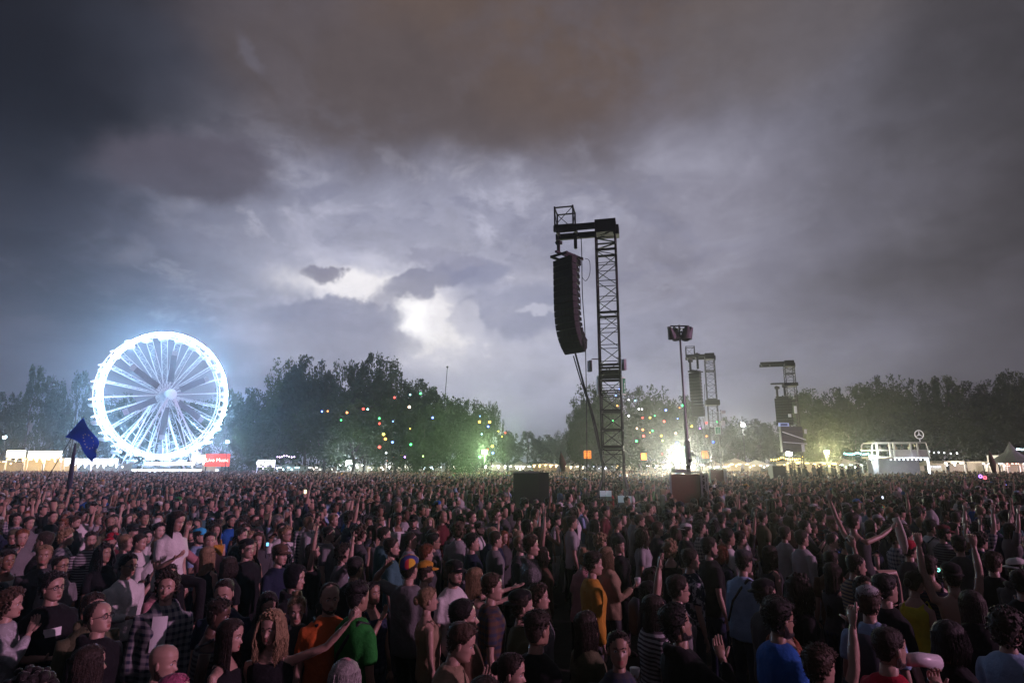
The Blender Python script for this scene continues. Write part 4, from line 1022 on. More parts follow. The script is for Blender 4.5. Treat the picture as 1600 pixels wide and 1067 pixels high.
def head_pts(T, A, fem=0.0, extra=0.0):
    """points of the head surface; T 0 chin .. 1 crown, A azimuth (0 = face)"""
    w = np.interp(T, HT, HWd)*(1-.04*fem); f = np.interp(T, HT, HFr); b = np.interp(T, HT, HBk)
    ca, sa = np.cos(A), np.sin(A); d = np.where(ca > 0, f, b)
    ex = 2.35; rr_ = (np.abs(ca)**ex + np.abs(sa)**ex)**(-1/ex)
    X = w*sa*rr_; Y = d*ca*rr_
    a = np.abs(((A+np.pi) % (2*np.pi))-np.pi)
    fr = .0265*gs(a, 0, .17)*np.where(T < .31, gs(T, .31, .035), gs(T, .31, .13))
    fr += .005*gs(T, .57, .05)*gs(a, .32, .35) - .011*gs(T, .50, .045)*gs(a, .40, .18) + .005*gs(T, .40, .07)*gs(a, .75, .3)
    fr += (.006*gs(T, .205, .022)+.007*gs(T, .165, .022))*gs(a, 0, .26) + .006*gs(T, .06, .05)*gs(a, 0, .35) - .003*gs(T, .115, .02)*gs(a, 0, .3)
    Y = Y + fr*np.cos(a); X = X + fr*np.sin(A)
    s = 1+extra/.09
    return np.stack([X*s, Y*s, T*HH + extra*1.0*(smooth01((T-.3)/.7))], -1)
def hairline(a):
    a = np.abs(((a+np.pi) % (2*np.pi))-np.pi)
    return np.interp(a, [0, .5, .95, 1.25, 1.5, 1.85, 2.3, 3.15], [.83, .82, .72, .52, .50, .34, .16, .12])
class Head:
    def __init__(s, hy=0, hp=0, base=(0,0,1.51), scale=1.0):
        s.M = Matrix.Translation(Vector(base)) @ Euler((R(hp), 0, R(-hy))).to_matrix().to_4x4() @ Matrix.Scale(scale, 4)
    def tf(s, P_):
        P_ = np.asarray(P_, float); M = np.array(s.M); return P_ @ M[:3,:3].T + M[:3,3]
def grid_faces(nr, nc, keep=None):
    out = []
    for i in range(nr-1):
        for j in range(nc):
            j2 = (j+1) % nc
            q = (i*nc+j, i*nc+j2, (i+1)*nc+j2, (i+1)*nc+j)
            if keep is None or all(keep[k] for k in q): out.append(q)
    return out
# head geometry is placed with the neck pivot at the origin and the chin .055 above and .02 before it
HOFF = np.array([0, .022, .045])
def add_head(b, H, nr, nc, fem, face=True):
    T = np.linspace(0, 1, nr)**.92; T[-1] = 1
    A = np.linspace(0, 2*np.pi, nc, endpoint=False)
    # denser towards the face
    A = A - .35*np.sin(A)
    TT, AA = np.meshgrid(T, A, indexing='ij')
    P_ = head_pts(TT, AA, fem).reshape(-1,3) + HOFF; P_ = H.tf(P_)
    f = grid_faces(nr, nc); b.cur = 0; k0 = len(b.f); b.add(P_, f + [tuple(range(nc))[::-1]])
    if face:
        tt = TT.reshape(-1); aa = np.abs(((AA.reshape(-1)+np.pi) % (2*np.pi))-np.pi)
        for q, face_ in enumerate(f):
            t_ = tt[list(face_)].mean(); a_ = aa[list(face_)].mean()
            if .14 < t_ < .225 and a_ < .30: b.mi[k0+q] = 1
    for sx in (-1, 1):
        c = H.tf([np.array([sx*.0725, -.004, .45*HH]) + HOFF])[0]
        b.ell(c, (.011,.019,.031), 8, 6, Matrix.Rotation(sx*.25, 3, 'Z') if not face else (H.M.to_3x3().normalized() @ Matrix.Rotation(-sx*.3, 3, 'Z')))
        if face:
            c = H.tf([np.array([sx*.031, .0735, .495*HH]) + HOFF])[0]; b.cur = 2; b.ell(c, (.0125,.0125,.0085), 8, 6)
            c = H.tf([np.array([sx*.031, .0825, .495*HH]) + HOFF])[0]; b.cur = 3; b.ell(c, (.0062,.0052,.0062), 8, 6); 
            P0 = [H.tf([np.array([sx*u, y_, .585*HH+dz]) + HOFF])[0] for u, y_, dz in ((.012,.0945,-.002),(.028,.0905,.004),(.046,.077,-.002))]
            b.cur = 3; b.tube(P0, [.0035,.0042,.002], 5); b.cur = 0
def hair_cap(b, H, nr, nc, thick, noise=0.0, seed=0, fade=False, top=1.0, hl=None, tmin=None, vol=1.0):
    T = np.linspace(.05, 1, nr); A = np.linspace(0, 2*np.pi, nc, endpoint=False)
    TT, AA = np.meshgrid(T, A, indexing='ij'); L = (hl or hairline)(AA)
    if tmin is not None: L = np.maximum(L, tmin)
    up = smooth01((TT-L)/.20); th = thick*up*(.40+.60*smooth01((TT-.45)/.35) if fade else 1)*(1+(top-1)*smooth01((TT-.7)/.2)) - .002*(1-up)
    if noise:
        r_ = np.array([mnoise.noise(Vector((math.sin(a)*4+seed, math.cos(a)*4, t*11))) for t, a in zip(TT.ravel(), AA.ravel())]).reshape(TT.shape)
        r2 = np.array([mnoise.noise(Vector((math.sin(a)*11+seed, math.cos(a)*11, t*7))) for t, a in zip(TT.ravel(), AA.ravel())]).reshape(TT.shape)
        th = th + noise*(r_+.6*r2)*up
    P0 = head_pts(np.maximum(TT, 0), AA); C0 = np.array([0, -.005, .55*HH]); d = P0-C0; d /= np.linalg.norm(d, axis=-1)[...,None]
    P_ = (P0 + d*(th[...,None]+.001)).reshape(-1,3) + HOFF
    keep = ((TT-L) > -.05).ravel()
    b.add(H.tf(P_), grid_faces(nr, nc, keep))
def strands(b, H, n, length, seed, r0=.011, wave=0.0, amin=1.0, spread=.0, n_seg=7, sides=4, lean=0.0):
    rr = random.Random(seed); n = int(n*(5.2 if r0 < .013 else 3.8 if r0 < .018 else 1.7)); r0 *= (.33 if r0 < .013 else .55 if r0 < .018 else .95)
    for k in range(n):
        a = rr.uniform(amin, math.pi)*(1 if rr.random() < .5 else -1); t0 = rr.uniform(.62, .97)
        P_ = []
        for i in range(4):
            t = t0 + (.30-t0)*i/3
            p = head_pts(np.array(t), np.array(a)); dr = np.array([p[0], p[1], 0]); nn = np.linalg.norm(dr)+1e-6
            P_.append(p + dr/nn*(.012+.016*i/3+spread*i/3+rr.uniform(-.003,.006)) + HOFF)
        L = length*rr.uniform(.72, 1.08); p = P_[-1]; q = H.tf([p])[0]; W_ = [H.tf([x])[0] for x in P_]
        bx = rr.uniform(-.012,.012); m = max(3, n_seg-3)
        for i in range(1, m+1):
            u = i/m
            # falls with gravity, drawn towards the back, resting on the shoulders
            w = np.array([q[0]*(1-.12*u)+bx*u + wave*math.sin(6*u+a*9+k*.13), q[1]*(1-.05*u) - .02*u + wave*math.cos(7*u+a*7+k*.21), q[2]-L*u])
            W_.append(w)
        m2 = len(W_); b.tube(W_, [r0*(.6+.4*math.sin(math.pi*min(1,(i+1)/m2*1.1))) * (1-.45*(i/m2)**3) for i in range(m2)], sides, ry=.7)
def tufts(b, H, n, seed, ln, fat_=1.0, tmin=0, amin=0):
    rr = random.Random(seed+5)
    for k in range(n):
        a = rr.uniform(-math.pi, math.pi); L = max(float(hairline(np.array(a)))+.02, tmin)
        if abs(a) < amin: continue
        t = L+(1-L)*rr.random()**.8; p = head_pts(np.array(min(t,.985)), np.array(a)); d = p-np.array([0,-.005,.5*HH]); d /= np.linalg.norm(d)
        back = np.array([rr.uniform(-.5,.5), rr.uniform(-1.0,.25), rr.uniform(-.35,.3)]); tip = p + d*(ln*(.55+.5*(t > .7))+.004) + back*ln*.9; w = rr.uniform(.0035,.0065)*fat_
        q = np.cross(d, back+1e-3); q /= np.linalg.norm(q)
        b.add(H.tf([p+q*w+d*ln*.3+HOFF, p-q*w+d*ln*.3+HOFF, p+d*(ln*.6+w*1.4)+HOFF, tip+HOFF]), [(0,1,3),(1,2,3),(2,0,3)])
def curls(b, H, n, seed, r=(.014,.026), off=.02, hl=None, amin=0, down=.0):
    rr = random.Random(seed)
    if r[0] < .0145: n = int(n*2.2); r = (r[0]*.55, r[1]*.6)
    for k in range(n):
        a = rr.uniform(-math.pi, math.pi); L = float((hl or hairline)(np.array(a)))-down*(abs(a) > 1.15); t = 1-(1-rr.uniform(max(L, -.2), 1.0))**1.15
        p = head_pts(np.array(np.clip(t, .02, .985)), np.array(a)); p[2] = t*HH; d = p-np.array([0,-.005,.5*HH]); d /= np.linalg.norm(d)
        s = rr.uniform(*r); c = H.tf([p + d*rr.uniform(0, off) + HOFF])[0]; b.ell(c, (s, s*rr.uniform(.7,1), s*rr.uniform(.7,1.2)), 6, 4)
ARM = {'down': ((.13,.0,-1),(.06,.22,-1)), 'front': ((.12,.18,-1),(-.45,1,.12)), 'cup': ((.14,.22,-1),(-.15,1,.55)), 'mouth': ((.22,.75,-.62),(-.62,.12,.95)),
       'up': ((.22,.15,1),(-.02,.12,1)), 'upb': ((.55,.45,.55),(-.15,.05,1)), 'point': ((.15,.85,.12),(.05,.8,.62)), 'fwd': ((.05,.95,.12),(-.05,1,.28)),
       'out': ((.85,.15,.32),(.70,.2,.75)), 'cross': ((.16,.3,-1),(-1,.42,.12)), 'head': ((.95,-.05,.35),(-.75,-.25,.55)), 'phone': ((.16,.62,-.62),(-.2,.55,.85)), 'hip': ((.55,-.15,-1),(-.7,.35,-.3)), 'upout': ((.55,.2,1),(.35,.15,1)), 'back': ((.1,-.2,-1),(.1,.2,-1)), 'knees': ((.2,.35,-1),(-.1,.9,-.45))}
def arm_joints(side, pose, sw, z0=1.372):
    u, f = [Vector((side*v[0], v[1], v[2])).normalized() for v in ARM[pose]]
    S = Vector((side*(sw-.008), -.005, z0 + (.035 if pose in ('up','upout','head') else .015 if pose in ('upb',) else 0))); E = S+u*.285; W = E+f*.25
    return S, E, W, f
def add_hand(b, W, f, side, kind='relax', sides=6):
    f = f.normalized(); up = Vector((0,0,1)) if abs(f.z) < .85 else Vector((0,1,0))
    s = f.cross(up).normalized()*(side)      # thumb side
    if abs(f.z) >= .85: s = Vector((-side, 0, 0)) - f*f.dot(Vector((-side,0,0))); s.normalize()
    n = s.cross(f).normalized()*side          # palm normal
    b.tube([W-f*.02, W+f*.01, W+f*.05, W+f*.092], [.024,.026,.039,.040], 8, ry=.42, frame=n)
    curl = {'relax': (.35,.4,.45,.5), 'open': (.05,.05,.05,.08), 'fist': (1.35,1.35,1.35,1.35), 'point': (.05,1.4,1.4,1.4), 'shaka': (1.4,1.45,1.4,.05), 'grip': (.95,.95,.95,.95), 'two': (.05,.08,1.4,1.4)}[kind]
    for i, (off, ln) in enumerate(((.030,.070),(.010,.078),(-.011,.072),(-.030,.056))):
        p = W+f*.088+s*off; d = f.copy(); pts = [p-f*.012, p]; c = curl[i]
        for k in range(3):
            a = c*(.55+.25*k); d = (f*math.cos(a*(k+1)*.75) + n*math.sin(a*(k+1)*.75)).normalized(); p = p + d*ln*(.42-.08*k); pts.append(p.copy())
        b.tube(pts, [.0095,.0092,.0088,.008,.006], sides)
    th = {'fist': (s*.25+f*.9+n*.55), 'grip': (s*.35+f*.7+n*.75), 'shaka': (s*1+f*.35)}.get(kind, s*.65+f*.85+n*.15).normalized()
    p = W+f*.022+s*.024; b.tube([p, p+th*.03, p+th*.055, p+th*.075], [.013,.012,.010,.007], sides)
def torso_rings(fem, fat=0.0, infl=0.0, hem=.90):
    sh = .188-.022*fem
    rows = [(.86,.150+.012*fem,.105,0),(.93,.162+.010*fem,.112,0),(1.02,.150-.008*fem,.106+fat*.4,.004),(1.10,.142-.016*fem,.103+fat*.6,.008),(1.20,.152-.012*fem,.108+fat*.3,.006),(1.29,.166-.010*fem,.118+.012*fem,.008),(1.355,.174-.012*fem,.110,.0),(1.40,.150-.012*fem,.095,-.008),(1.435,.112-.01*fem,.080,-.013),(1.465,.080,.068,-.015),(1.490,.060,.058,-.015)]
    rows = [(z, w+fat*.7+infl, d+fat*.5+infl, y) for z, w, d, y in rows]
    return rows, sh
def loft(b, rows, n=20):
    vs = []; m = len(rows)
    for (z, w, d, y) in rows:
        for j in range(n):
            a = 2*math.pi*j/n; c, s = math.cos(a), math.sin(a); ex = 2.4; q = (abs(c)**ex+abs(s)**ex)**(-1/ex)
            vs.append((w*c*q, d*s*q+y, z))
    b.add(vs, [(i*n+j, i*n+(j+1)%n, (i+1)*n+(j+1)%n, (i+1)*n+j) for i in range(m-1) for j in range(n)] + [tuple(range(n))[::-1], tuple((m-1)*n+j for j in range(n))])
_tmp = bpy.data.collections.new('workbench'); COL.children.link(_tmp)
def remesh(b, voxel, smooth=3, fold=0.0, seed=0, mats=None, name='body'):
    me = b.mesh(name, mats); o = bpy.data.objects.new('w', me); _tmp.objects.link(o)
    m = o.modifiers.new('r', 'REMESH'); m.mode = 'VOXEL'; m.voxel_size = voxel; m.use_smooth_shade = True
    s = o.modifiers.new('s', 'SMOOTH'); s.factor = .6; s.iterations = smooth
    dg = bpy.context.evaluated_depsgraph_get(); out = bpy.data.meshes.new_from_object(o.evaluated_get(dg)); out.name = name
    bpy.data.objects.remove(o); bpy.data.meshes.remove(me)
    nv = len(out.vertices)
    if fold and nv:
        co = np.empty(nv*3, np.float32); out.vertices.foreach_get('co', co); co = co.reshape(-1,3)
        no = np.empty(nv*3, np.float32); out.vertex_normals.foreach_get('vector', no); no = no.reshape(-1,3)
        d = np.array([mnoise.noise(Vector((p[0]*9+seed, p[1]*9, p[2]*4.5+p[0]*5))) + .6*mnoise.noise(Vector((p[0]*17+seed, p[1]*17+3, p[2]*9-p[0]*8))) for p in co])
        co += no*(d*fold)[:,None].astype(np.float32); out.vertices.foreach_set('co', co.ravel()); out.update()
    return out
def join_mesh(me, b, name, mats):
    """append hand built geometry to a remeshed mesh"""
    v = [tuple(x.co) for x in me.vertices]; f = [tuple(p.vertices) for p in me.polygons]; k = len(v)
    out = bpy.data.meshes.new(name); out.from_pydata(v+b.v, [], f+[tuple(i+k for i in q) for q in b.f])
    for m in mats: out.materials.append(m)
    out.polygons.foreach_set('material_index', [0]*len(f)+b.mi); out.polygons.foreach_set('use_smooth', [True]*(len(f)+len(b.f)))
    bpy.data.meshes.remove(me); out.update(); return out
SKINM = [m_skin, m_lips, m_eye, m_iris]
def leg_joints(side, seat):
    if seat: return [Vector((side*.09,0,.92)), Vector((side*.16,.38,.90)), Vector((side*.13,.42,.48)), Vector((side*.13,.50,.44))]
    return [Vector((side*.088,0,.92)), Vector((side*.10,.025,.50)), Vector((side*.105,-.01,.085)), Vector((side*.12,.13,.045))]
def build_person(spec, detail):
    """meshes of one figure, 1.75 m tall, facing +y, feet at the origin; returns a list of (part, mesh, colour key)"""
    fem = spec.get('fem', 0); fat = spec.get('fat', 0.0); aL, aR = spec.get('arms', ('down','down')); hL, hR = spec.get('hands', ('relax','relax'))
    seed = spec.get('seed', 1); hi = detail == 2; top = spec.get('top', 'tee'); seat = spec.get('seat', False); lean = R(spec.get('lean', 0))
    H = Head(spec.get('hy', 0), spec.get('hp', 0), (0, -.012, 1.478), .955 if not fem else .925)
    nr, nc = {2: (36, 40), 1: (20, 22), 0: (9, 10)}[detail]; ns = {2: 14, 1: 9, 0: 6}[detail]
    rows, sw = torso_rings(fem, fat); js = [arm_joints(-1, aL, sw), arm_joints(1, aR, sw)]
    # skin
    b = MB()
    if detail: loft(b, [(z, w-.016, d-.016, y) for z, w, d, y in rows], ns+4)
    for sd, (S, E, W, f) in zip((-1,1), js):
        k = 1-.12*fem
        if detail == 2: b.tube([S-Vector((sd*.07,0,0)), S, S.lerp(E,.45), E, E.lerp(W,.35), W, W+f*.015], [.040*k,.045*k,.043*k,.036*k,.038*k,.026*k,.025*k], 12)
        else: b.tube([S, S.lerp(E,.45), E, E.lerp(W,.35), W], [.048*k,.044*k,.036*k,.037*k,.024*k], ns)
    if detail:
        for sd in (-1,1):
            j = leg_joints(sd, seat); b.tube([j[0], j[0].lerp(j[1],.4), j[1], j[1].lerp(j[2],.35), j[2]], [.072,.068,.05,.05,.032], max(8, ns-2))
    hb = MB()
    add_head(hb, H, nr, nc, fem, face=detail > 0)
    nk = np.array([[0,-.012,1.43],[0,-.012,1.49],[0,-.004,1.55]]); rad = .052-.007*fem
    hb.tube([Vector(p) for p in nk]+[Vector(H.tf([np.array([0,-.012,.05])+HOFF*.3])[0])], [rad*1.25, rad, rad*.96, rad*.9], max(ns, 6))
    for sd, (S, E, W, f), kd in zip((-1,1), js, (hL, hR)):
        if detail: add_hand(hb, W, f, sd, kd, 6 if hi else 4)
        else: hb.tube([W, W+f*.08, W+f*.16], [.026,.04,.02], 5, ry=.5)
    if hi: body = join_mesh(remesh(b, .019, 3), hb, 'body', SKINM)
    else:
        b.add(hb.v, hb.f); b.mi[-len(hb.mi):] = hb.mi if hb.mi else []; body = b.mesh('body', SKINM, True)
    parts = [('body', body, 'skin')]
    # top garment
    if top != 'bare':
        b = MB(); infl = {'tee': .018, 'tank': .008, 'long': .013, 'jacket': .028, 'crop': .008, 'hoodie': .030, 'robe': .024}[top]
        rr_, _ = torso_rings(fem, fat, infl)
        if top in ('tank','crop'):
            rr_ = [q for q in rr_ if q[0] < 1.40 and (top == 'tank' or q[0] > 1.15)] + [(1.385,.125-.01*fem,.105,-.004)]
            loft(b, rr_, ns+6)
            for sd in (-1,1): b.tube([Vector((sd*.095,.088,1.37)), Vector((sd*.10,.03,1.462)), Vector((sd*.095,-.09,1.38))], [.017,.014,.017], 6)
        else:
            if top in ('robe',): rr_ = [(.55,.20,.15,0)] + rr_
            rr_ = [(rr_[0][0]-.03, rr_[0][1]+.008, rr_[0][2]+.008, 0)] + rr_[:-1] + [(1.490,.068,.064,-.013)]
            loft(b, rr_, ns+6)
            for sd, (S, E, W, f) in zip((-1,1), js):
                if top == 'tee': b.tube([S-Vector((sd*.07,0,.02)), S, S.lerp(E,.35), S.lerp(E,.72)], [.055+infl*.5,.062,.060,.060], ns)
                else: b.tube([S-Vector((sd*.07,0,.02)), S, S.lerp(E,.5), E, E.lerp(W,.5), E.lerp(W,.92)], [.062+infl*.5,.068+infl*.3,.056+infl*.3,.048+infl*.3,.043+infl*.3,.036+infl*.3], ns)
            if top == 'hoodie' or (top == 'jacket'): b.tube([Vector((-.10,-.02,1.475)), Vector((-.07,-.085,1.49)), Vector((0,-.11,1.485)), Vector((.07,-.085,1.49)), Vector((.10,-.02,1.475))], [.025,.035,.045,.035,.025], 8)
        if hi: me = remesh(b, .021 if top not in ('tank','crop') else .017, 4, .012 if top not in ('tank','crop') else .003, seed, [CL[spec.get('pat','plain')]], 'top')
        else: me = b.mesh('top', [CL[spec.get('pat','plain')]], True)
        parts.append(({'tee':'tshirt','tank':'tank_top','long':'long_sleeve_shirt','jacket':'jacket','crop':'crop_top','hoodie':'hoodie','robe':'long_shirt'}[top], me, 'shirt'))
    # trousers and shoes
    b = MB(); rr_, _ = torso_rings(fem, fat, .009); loft(b, [(z, w, d, y) for z, w, d, y in rr_ if z < 1.0], ns+4)
    for sd in (-1,1):
        j = leg_joints(sd, seat); stop = .6 if spec.get('shorts') else 1
        if stop < 1: b.tube([j[0], j[0].lerp(j[1],.4), j[0].lerp(j[1],.95)], [.092,.088,.080], max(ns,6))
        else: b.tube([j[0], j[0].lerp(j[1],.4), j[1], j[1].lerp(j[2],.4), j[2]], [.09,.082,.064,.058,.052], max(ns,6))
    me = remesh(b, .028, 3, .006, seed, [m_cloth], 'trousers') if hi else b.mesh('trousers', [m_cloth], True)
    parts.append(('shorts' if spec.get('shorts') else 'trousers', me, 'trousers'))
    if detail:
        b = MB()
        for sd in (-1,1):
            j = leg_joints(sd, seat); a, t = j[2], j[3]; b.tube([a+Vector((0,-.05,-.04)), a+Vector((0,-.01,-.03)), a.lerp(t,.5)+Vector((0,0,-.01)), t, t+Vector((0,.04,-.005))], [.03,.045,.045,.04,.02], 8, ry=.8)
        parts.append(('shoes', b.mesh('shoes', [m_leather], True), 'shoes'))
    # hair and headwear
    b = MB(); hs = spec.get('hair', 'short'); cr, cc = {2: (26, 48), 1: (14, 24), 0: (8, 10)}[detail]; q = {2: 1.0, 1: .45, 0: .2}[detail]
    sk = {2: 4, 1: 4, 0: 3}[detail]; rs = {2: 1, 1: 1.5, 0: 2.3}[detail]
    if hs == 'short': hair_cap(b, H, cr, cc, .017, .007 if hi else .003, seed, True, 1.45)
    elif hs == 'buzz': hair_cap(b, H, cr, cc, .006, .001, seed, True, 1.2)
    elif hs == 'under': hair_cap(b, H, cr, cc, .006, .001, seed); hair_cap(b, H, cr, cc, .020, .006, seed, tmin=.60)
    elif hs == 'quiff': hair_cap(b, H, cr, cc, .016, .006, seed, True, 1.9); hair_cap(b, H, cr, cc, .028, .008, seed+2, tmin=.70)
    elif hs == 'messy': hair_cap(b, H, cr, cc, .022, .010, seed); curls(b, H, int(110*q), seed, (.012*rs,.02*rs), .022)
    elif hs == 'curly': hair_cap(b, H, cr, cc, .026, .008, seed); curls(b, H, int(220*q), seed, (.013*rs,.024*rs), .04, down=.25)
    elif hs == 'afro': hair_cap(b, H, cr, cc, .055, .01, seed); curls(b, H, int(320*q), seed, (.014*rs,.022*rs), .075, down=.3)
    elif hs == 'long': hair_cap(b, H, cr, cc, .017, .005, seed); strands(b, H, int(110*q*1.1), .30, seed, .0105*rs, sides=sk)
    elif hs == 'vlong': hair_cap(b, H, cr, cc, .018, .005, seed); strands(b, H, int(125*q*1.1), .46, seed, .0105*rs, sides=sk)
    elif hs == 'wavy': hair_cap(b, H, cr, cc, .025, .009, seed); strands(b, H, int(110*q*1.1), .22, seed, .011*rs, wave=.016, spread=.028, amin=.85, sides=sk); curls(b, H, int(90*q), seed, (.012*rs,.02*rs), .03)
    elif hs == 'bob': hair_cap(b, H, cr, cc, .020, .005, seed); strands(b, H, int(100*q), .10, seed, .011*rs, spread=.015, sides=sk)
    elif hs in ('bun','pony','lowbun'):
        hair_cap(b, H, cr, cc, .012, .004, seed)
        if hs == 'bun': c = H.tf([np.array([0,-.055,HH*1.03])+HOFF])[0]; b.ell(c, (.045,.045,.038), 10, 8); bb_ = [b.ell(Vector(c)+Vector((random.Random(seed+k).uniform(-.03,.03), random.Random(seed+k+9).uniform(-.03,.03), random.Random(seed+k+5).uniform(-.02,.03))), (.018,.018,.018), 6, 4) for k in range(int(14*q)+3)]
        elif hs == 'lowbun': c = H.tf([np.array([0,-.125,HH*.5])+HOFF])[0]; b.ell(c, (.04,.035,.045), 10, 8)
        else:
            p = [H.tf([np.array([0,-.10,HH*.72])+HOFF])[0], H.tf([np.array([0,-.15,HH*.66])+HOFF])[0]]; p += [p[1]+np.array([0,-.02,-.09]), p[1]+np.array([0,.0,-.20]), p[1]+np.array([0,.01,-.26])]
            b.tube([Vector(x) for x in p], [.016,.026,.030,.024,.008], 8)
    elif hs == 'receding': hair_cap(b, H, cr, cc, .010, .002, seed, hl=lambda a: np.maximum(hairline(a), np.interp(np.abs(((a+np.pi) % (2*np.pi))-np.pi), [0,1.1,1.6,3.2], [.97,.9,.5,.12])))
    elif hs == 'fringe': hair_cap(b, H, cr, cc, .008, .002, seed, hl=lambda a: np.interp(np.abs(((a+np.pi) % (2*np.pi))-np.pi), [0,1.2,1.4,3.2], [1.3,1.3,.5,.12])); 
    if hs in ('short','quiff','under','messy','receding','buzz'): tufts(b, H, {2: 420, 1: 110, 0: 0}[detail], seed, {'short': .020,'quiff': .034,'under': .026,'messy': .034,'receding': .012,'buzz': .007}[hs], {2: 1, 1: 1.7, 0: 2}[detail], .6 if hs == 'under' else 0, 1.5 if hs == 'receding' else 0)
    elif hs not in ('afro','curly','fringe','none') and detail: tufts(b, H, {2: 260, 1: 60}[detail], seed, .014, {2: 1, 1: 1.7}[detail], .5)
    if spec.get('beard'): hair_cap(b, H, cr, cc, .011, .002, seed, hl=lambda a: np.where(np.abs(((a+np.pi) % (2*np.pi))-np.pi) < 1.5, 2.0, 2.0)) if False else beard(b, H, cr, cc, spec['beard'], seed)
    if b.v: parts.append(('hair', b.mesh('hair', [m_hair], True), 'hair'))
    hat = spec.get('hat')
    if hat:
        b = MB()
        hl = lambda a: np.interp(np.abs(((a+np.pi) % (2*np.pi))-np.pi), [0,1.2,3.2], [.74,.70,.58] if hat in ('cap','capback','hat') else [.70,.60,.42])
        hair_cap(b, H, max(cr,10), max(cc,14), .022, 0, 0, hl=hl, top=1.5)
        if hat in ('cap','capback'):
            sg = 1 if hat == 'cap' else -1; vs = []; 
            for i in range(9):
                a = (i/8-.5)*2.2; 
                for rr1, dz in ((.092,.0),(.165-.035*abs(i/4-1)**2,-.018)):
                    vs.append(H.tf([np.array([math.sin(a)*rr1*.82, sg*(math.cos(a)*rr1 + .004), HH*.735+dz+.003])+HOFF])[0])
            vs2 = [v+np.array([0,0,-.006]) for v in vs]; b.add(vs+vs2, [(2*i,2*i+1,2*i+3,2*i+2) for i in range(8)]+[(18+2*i+2,18+2*i+3,18+2*i+1,18+2*i) for i in range(8)]+[(2*i+1,2*i+19,2*i+21,2*i+3) for i in range(8)])
        if hat == 'hat':
            b.tube([Vector(H.tf([np.array([0,0,HH*z])+HOFF])[0]) for z in (.70,.715)], [.165,.165], 18)
        parts.append(({'cap':'cap','capback':'cap','beanie':'beanie','hat':'brimmed_hat'}[hat], b.mesh('cap', [spec.get('hatmat') or m_cloth], True), 'hat'))
    if spec.get('headband'):
        b = MB(); T = .80; A = np.linspace(0, 2*np.pi, 32, endpoint=False)
        P_ = [H.tf([np.array([math.cos(a)*.098, -.012+.01*math.sin(a)*0+math.sin(a)*.0, 0])+HOFF+np.array([0,0,0])])[0] for a in A]
        vs = []
        for y_ in (-.028,.012):
            for a in np.linspace(-.1, np.pi+.1, 20):
                vs.append(H.tf([np.array([math.cos(a)*.098, y_, HH*.45+math.sin(a)*.155])+HOFF])[0])
        b.add(vs, [(i,i+1,21+i,20+i) for i in range(19)]); parts.append(('headband', b.mesh('headband', [m_cloth], True), 'hat'))
    if spec.get('hood'):
        b = MB(); hair_cap(b, H, 22, 36, .034, .006, seed, hl=lambda a: np.interp(np.abs(((a+np.pi) % (2*np.pi))-np.pi), [0,.7,1.0,3.2], [.84,.72,.10,.0])); parts.append(('hood', b.mesh('hood', [m_cloth], True), 'shirt'))
    if spec.get('glasses'):
        b = MB()
        for sx in (-1,1):
            c = np.array([sx*.034,.098,.50*HH])+HOFF
            b.tube([Vector(H.tf([c+np.array([.023*math.cos(t*math.pi/5), -.004*abs(math.cos(t*math.pi/5)), .018*math.sin(t*math.pi/5)])])[0]) for t in range(11)], .0026, 4, cap=False)
            b.tube([Vector(H.tf([np.array(p)+HOFF])[0]) for p in ((sx*.057,.094,.52*HH),(sx*.078,.03,.51*HH),(sx*.080,-.01,.49*HH))], .0026, 4)
        b.tube([Vector(H.tf([np.array(p)+HOFF])[0]) for p in ((-.012,.100,.51*HH),(.012,.100,.51*HH))], .0026, 4)
        parts.append(('glasses', b.mesh('glasses', [m_black]), None))
    hold = spec.get('hold')
    S, E, W, f = js[1]
    if hold == 'cup':
        c = W+f*.09; b = MB(); b.tube([c+Vector((0,.0,-.05)), c+Vector((0,0,.07))], [.032,.043], 12); parts.append(('plastic_cup', b.mesh('plastic_cup', [mat('cup_plastic', (.6,.6,.58), .35)], True), None))
    if hold == 'phone':
        c = W+f*.12; b = MB(); b.box(c+Vector((0,.02,.02)), (.075,.009,.15)); parts.append(('phone', b.mesh('phone', [m_black]), None))
    if hold == 'tube':
        c = W+f*.10; b = MB(); b.tube([c+Vector((.0,.0,.02)), c+Vector((.01,0,-.16))], .011, 8); parts.append(('paper_tube', b.mesh('paper_tube', [m_white], True), None))
    if hold == 'bottle':
        hp_ = Vector(H.tf([np.array([0,.115,.18*HH])+HOFF])[0]); b = MB(); b.tube([hp_, hp_+Vector((0,.10,.0)), hp_+Vector((0,.22,-.02))], [.036,.042,.045], 14); parts.append(('plastic_cup', b.mesh('plastic_cup', [mat('cup_milky', (.62,.58,.62), .35)], True), None))
    if hold == 'cloth':
        c = W+f*.12; b = MB(); b.tube([c+Vector((-.05,0,.05)), c+Vector((0,.01,.06)), c+Vector((.02,0,-.02)), c+Vector((.03,0,-.16)), c+Vector((.02,.02,-.30)), c+Vector((.03,0,-.40))], [.02,.055,.06,.07,.06,.02], 10, ry=.6); parts.append(('pale_cloth', b.mesh('pale_cloth', [mat('pale_cotton', (.55,.5,.45), .85, nscale=12, namt=.3)], True), None))
    if spec.get('strap'):
        b = MB(); b.tube([Vector((-.13,-.115,1.00)), Vector((-.04,-.135,1.22)), Vector((.07,-.125,1.37)), Vector((.115,-.05,1.475)), Vector((.10,.06,1.44)), Vector((.02,.135,1.28)), Vector((-.10,.125,1.04))], .016, 6, ry=.35); parts.append(('strap', b.mesh('strap', [m_black], True), None))
